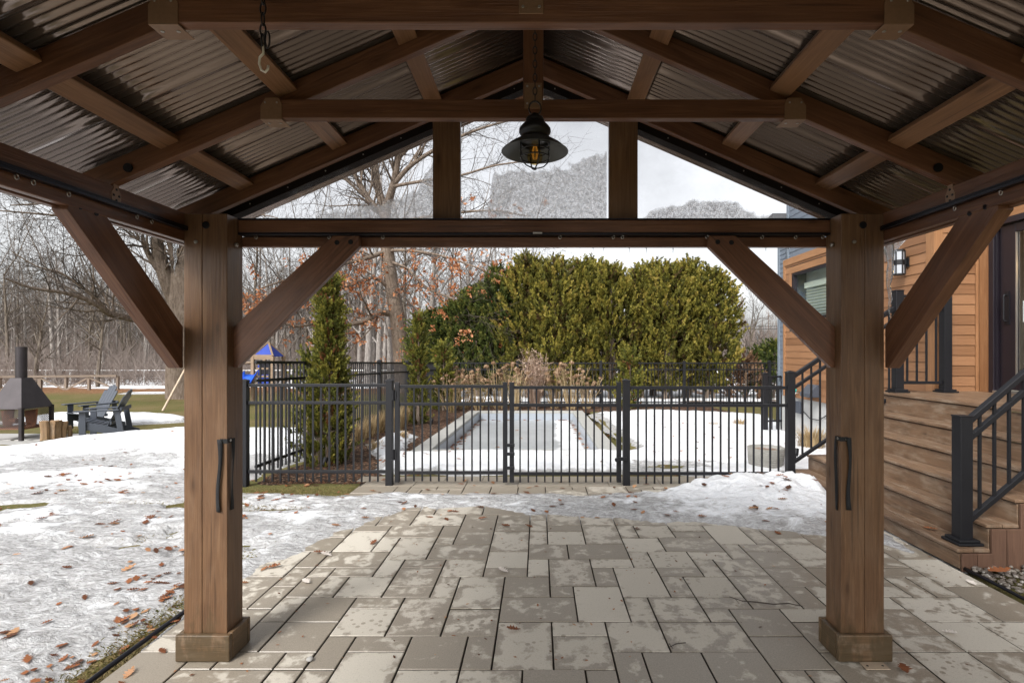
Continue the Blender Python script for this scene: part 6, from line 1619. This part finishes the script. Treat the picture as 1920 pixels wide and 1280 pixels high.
# ------------------------------------------------------------------ fallen leaves, grass blades, gravel, twigs
def oak_leaf(m, p, rz_, L, tilt, rs, curl=.25):
    W_ = [0,.10,.07,.24,.12,.33,.15,.30,.12,.16,0]; n = len(W_); c, s = math.cos(rz_), math.sin(rz_); vs = []
    for i, w in enumerate(W_):
        u = i/(n-1)
        for side in (1,-1):
            x = (u-.5)*L; y = side*w*L*rs.uniform(.85,1.1); z = curl*L*(abs(y)/L*1.1+ .9*(u-.5)**2*rs.uniform(.6,1.3))+tilt*x
            vs.append((p[0]+x*c-y*s, p[1]+x*s+y*c, p[2]+z))
    m.a = rs.random(); m.add(vs, [(2*i,2*i+1,2*i+3,2*i+2) for i in range(n-1)])
rs = random.Random(19); m = MB()
def scatter(n, fx_, fy_, lo, hi, cond=None):
    k = 0
    while k < n:
        x = fx_(); y = fy_()
        if cond and not cond(x,y): continue
        oak_leaf(m, (x,y,surf(x,y)+.004), rs.uniform(0,6.28), rs.uniform(lo,hi), rs.uniform(-.25,.25), rs, rs.uniform(.1,.5)); k += 1
scatter(170, lambda: rs.uniform(-6.5,-1.9), lambda: rs.uniform(2.3,7.5), .035,.08)
scatter(95, lambda: rs.gauss(-2.3,.2), lambda: rs.uniform(2.2,3.6), .035,.08)
scatter(60, lambda: rs.uniform(-1.9,1.5), lambda: rs.uniform(4.6,6.4), .05,.09)
scatter(26, lambda: rs.gauss(2.3,.45), lambda: rs.gauss(5.2,.45), .055,.11, lambda x,y: x < 2.95)
scatter(110, lambda: rs.gauss(-2.7,.45), lambda: rs.uniform(6.3,7.6), .05,.09)
scatter(70, lambda: rs.uniform(-2.7,-1.9), lambda: rs.uniform(7.5,13), .05,.09)
scatter(110, lambda: rs.uniform(-2,4), lambda: rs.uniform(6.6,14), .05,.08, lambda x,y: not (-1.8 < x < 1.1 and y > 8.3))
scatter(60, lambda: rs.uniform(-13,-4), lambda: rs.uniform(7,10), .05,.09)
for _ in range(46):
    cx_, cy_ = rs.uniform(-6,-2.1), rs.uniform(2.2,6.5); sg = rs.uniform(.03,.16)
    scatter(rs.randint(2,7), lambda: rs.gauss(cx_,sg), lambda: rs.gauss(cy_,sg*.7), .03, .115)
scatter(24, lambda: rs.gauss(3.06,.03), lambda: rs.uniform(3.9,5.0), .05,.08, lambda x,y: False) if False else None
scatter(230, lambda: rs.uniform(-2,3), lambda: rs.uniform(2.4,5.6), .010,.026)
o = m.obj('fallen_leaves', M_DEADLEAF, attr=True); tag(o, 'brown oak leaves scattered over the snow and the mulch', None, None, 'stuff')
# single leaves one can pick out on the pavers
def one_leaf(px, py, L, label, pale=False, z=.004, pos=None):
    Y = (H-z)/((py-PY)/F); x = (px-PX)/F*Y
    if pos: x, Y, z = pos
    rs_ = random.Random(int(px*7+py)); mm = MB(); oak_leaf(mm, (x,Y,z+.004), rs_.uniform(0,6.28), L, rs_.uniform(-.1,.2), rs_, .35); mm.a = .95 if pale else rs_.uniform(.3,.7); mm.at = [mm.a]*len(mm.at)
    o = mm.obj('oak_leaf', M_PALELEAF if pale else M_DEADLEAF, None, Matrix.Translation((x,Y,z)), attr=True); tag(o, label, 'leaf', 'single fallen leaves on the patio and stairs')
M_PALELEAF = foliage_mat('frosted_leaf', [(0,(.45,.36,.28)),(1,(.70,.64,.58))], .1)
for (px,py,L,lab,pale) in ((574,1091,.09,'frosted pale leaf on the damp pavers nearest the left post',True),(512,1063,.10,'tan leaf on the pavers just right of the left post',False),(612,1040,.10,'frosted pale leaf at the edge of the meltwater puddle',True),(600,1036,.09,'orange brown leaf touching the frosted leaf by the puddle',False),(700,1018,.09,'orange leaf on the wet pavers left of the centre',False),(944,1070,.09,'white frosted leaf alone on the pale pavers under the lamp',True),(948,986,.10,'tan curled leaf by the snow edge under the lamp',False),(905,972,.09,'red brown leaf at the snow edge left of the lamp',False),(963,1180,.08,'small orange leaf on the dark wet paver in the foreground',False),(1696,1256,.10,'orange leaf lying beside the foot of the right post',False),(1822,1094,.09,'pale curled leaf on the pavers below the gravel corner',True),(1745,1008,.10,'dark red leaf on the ice at the foot of the stairs',False),(1780,1186,.07,'small pinkish leaf on the pavers right of the right post',True)):
    one_leaf(px,py,L,lab,pale)
one_leaf(1745,983,.10,'rust coloured leaf resting on the lowest deck stair',pos=((1745-PX)/F*4.2,4.2,.140))
one_leaf(1860,1080,.17,'big orange maple leaf lying on the river gravel',pos=(3.13,3.62,.045))
# grass blades by the edging and where the snow has melted
m = MB(); rs = random.Random(23); n = 0
spots = [(-2.17,2.75,.06,.45,2200),(-2.75,5.85,.45,.12,2200),(-2.55,5.22,.34,.08,1300),(-2.4,4.0,.16,.08,500),(-2.6,3.25,.20,.09,500),(-4.0,5.4,.35,.06,600),(-2.17,3.2,.05,.25,900),(-3.0,4.4,.25,.05,400)]
for (cx_,cy_,sx_,sy_,k) in spots:
    for j in range(k):
        x = rs.gauss(cx_,sx_); y = rs.gauss(cy_,sy_)
        if x > EDGE_L-.03: continue
        d = depth_at(x,y)
        if d > .02: continue
        z = surf(x,y)-.008; h = rs.uniform(.010,.03); a = rs.uniform(0,6.28); l = rs.uniform(.3,1.4)*h; w = .0016; c_, s_ = math.cos(a), math.sin(a); m.a = rs.random()
        m.add([(x-w*s_,y+w*c_,z),(x+w*s_,y-w*c_,z),(x+l*.5*c_,y+l*.5*s_,z+h*.7),(x+l*c_,y+l*s_,z+h*.8)],[(0,1,2),(0,2,3)])
o = m.obj('grass', M_BLADE, attr=True); tag(o, 'short matted grass showing through the ice near the patio', None, None, 'stuff')
m = MB()
for k in range(3000):
    x = rs.uniform(3.03,4.6); y = rs.uniform(2.1,3.79); a = rs.uniform(.008,.022); z = .0+a*.35+rs.uniform(0,.015); m.a = rs.random()
    q = Vector((x,y,z)); ax = rvec(rs); rr_ = [a*rs.uniform(.8,1.2), a*rs.uniform(.7,1.0), a*rs.uniform(.45,.7)]; vs = []
    rz_ = rs.uniform(0,3.14); c_, s_ = math.cos(rz_), math.sin(rz_)
    for i in range(5):
        ph = -math.pi/2+math.pi*i/4
        for j in range(8):
            th = 2*math.pi*j/8; ux = rr_[0]*math.cos(ph)*math.cos(th); uy = rr_[1]*math.cos(ph)*math.sin(th); vs.append((x+ux*c_-uy*s_, y+ux*s_+uy*c_, z+rr_[2]*math.sin(ph)))
    m.add(vs, [(i*8+j,i*8+(j+1)%8,(i+1)*8+(j+1)%8,(i+1)*8+j) for i in range(4) for j in range(8)])
t = NT('river_pebble'); c = t.ramp(t.attr(), [(0,(.05,.035,.027)),(.4,(.11,.09,.07)),(.75,(.19,.165,.14)),(1,(.36,.34,.31))]); n = t.noise(t.wpos(), 60, 4); M_PEB = t.done(t.bsdf(t.mix(t.math('MULTIPLY',n,.3), c, (.1,.09,.08)), .6))
o = m.obj('river_gravel', M_PEB, smooth=True, attr=True); tag(o, 'rounded river gravel beside the deck stairs', None, None, 'stuff')
m = MB(); pts = [W(1388,1124,0)*1 for _ in ()]
def gp(px,py,z=.006): Y = (H-z)/((py-PY)/F); return Vector(((px-PX)/F*Y,Y,z))
m.tube([gp(1368,1118),gp(1392,1126,.012),gp(1420,1128),gp(1450,1132,.012),gp(1478,1130),gp(1505,1136)],[.002,.003,.004,.0035,.0035,.0025],6); m.tube([gp(1378,1121),gp(1386,1131)],[.002,.001],5)
o = m.obj('fallen_twig', M_TWIGD, smooth=True); tag(o, 'thin black twig lying across the pavers near the right post', 'twig')
m = MB(); m.tube([gp(1256,1212),gp(1268,1206,.02),gp(1286,1204,.03)],[.002,.003,.002],6); m.tube([gp(1255,1206),gp(1262,1215)],[.0025,.002],5)
o = m.obj('fallen_twig', M_TWIGD, smooth=True); tag(o, 'short forked twig in a paver joint at the foreground centre', 'twig')
m = MB(); m.lathe([(.001,.0),(.014,.003),(.018,.010),(.012,.017),(.001,.019)], (gp(581,1236).x,gp(581,1236).y,0), 10); o = m.obj('pebble', M_STONE, smooth=True); tag(o, 'tan pebble lying in a paver joint near the left post', 'pebble')

# ------------------------------------------------------------------ light, sky, camera
w = bpy.data.worlds.new('World'); SC.world = w; w.use_nodes = True; nt = w.node_tree; nt.nodes.clear()
sky = nt.nodes.new('ShaderNodeTexSky'); sky.sky_type = 'NISHITA'; sky.sun_disc = False
SE, SA = R(42), R(-150)
sky.sun_elevation = SE; sky.sun_rotation = SA; sky.air_density = 1.0; sky.dust_density = 4.0; sky.ozone_density = 1.0
hs_ = nt.nodes.new('ShaderNodeHueSaturation'); hs_.inputs['Saturation'].default_value = .13
tc = nt.nodes.new('ShaderNodeTexCoord'); mp_ = nt.nodes.new('ShaderNodeMapping'); mp_.inputs['Scale'].default_value = (1,1,2.5)
nz = nt.nodes.new('ShaderNodeTexNoise'); nz.inputs['Scale'].default_value = 3.0; nz.inputs['Detail'].default_value = 6
rp = nt.nodes.new('ShaderNodeMapRange'); rp.inputs[1].default_value = .3; rp.inputs[2].default_value = .7; rp.inputs[3].default_value = .66; rp.inputs[4].default_value = .98
mx = nt.nodes.new('ShaderNodeVectorMath'); mx.operation = 'SCALE'
bg = nt.nodes.new('ShaderNodeBackground'); bg.inputs[1].default_value = .15; wo = nt.nodes.new('ShaderNodeOutputWorld')
L_ = nt.links.new
L_(sky.outputs[0], hs_.inputs['Color']); L_(tc.outputs['Generated'], mp_.inputs[0]); L_(mp_.outputs[0], nz.inputs['Vector']); L_(nz.outputs['Fac'], rp.inputs[0])
L_(hs_.outputs[0], mx.inputs[0]); L_(rp.outputs[0], mx.inputs['Scale']); L_(mx.outputs[0], bg.inputs[0]); L_(bg.outputs[0], wo.inputs[0])
sl_ = bpy.data.lights.new('sun', 'SUN'); sl_.energy = 1.25; sl_.angle = R(18); sl_.color = (1,.985,.965); so = bpy.data.objects.new('sun', sl_); COL.objects.link(so)
dv = Vector((math.sin(SA)*math.cos(SE), math.cos(SA)*math.cos(SE), math.sin(SE))); so.rotation_euler = dv.to_track_quat('Z','Y').to_euler()
cam = bpy.data.cameras.new('camera'); co = bpy.data.objects.new('camera', cam); COL.objects.link(co); SC.camera = co
co.location = (0,0,H); co.rotation_euler = (R(90),0,0); cam.sensor_width = 36; cam.lens = 36*F/1920
cam.shift_x = -(PX-960)/1920; cam.shift_y = (PY-640)/1920; cam.clip_start = .02; cam.clip_end = 600
vs_ = SC.view_settings; vs_.view_transform = 'Standard'; vs_.look = 'None'; vs_.exposure = 1.18; vs_.gamma = 1
cy = SC.cycles; cy.max_bounces = 8; cy.diffuse_bounces = 4; cy.glossy_bounces = 4; cy.transparent_max_bounces = 12; cy.caustics_reflective = False; cy.caustics_refractive = False; cy.sample_clamp_indirect = 6
cy.use_denoising = True
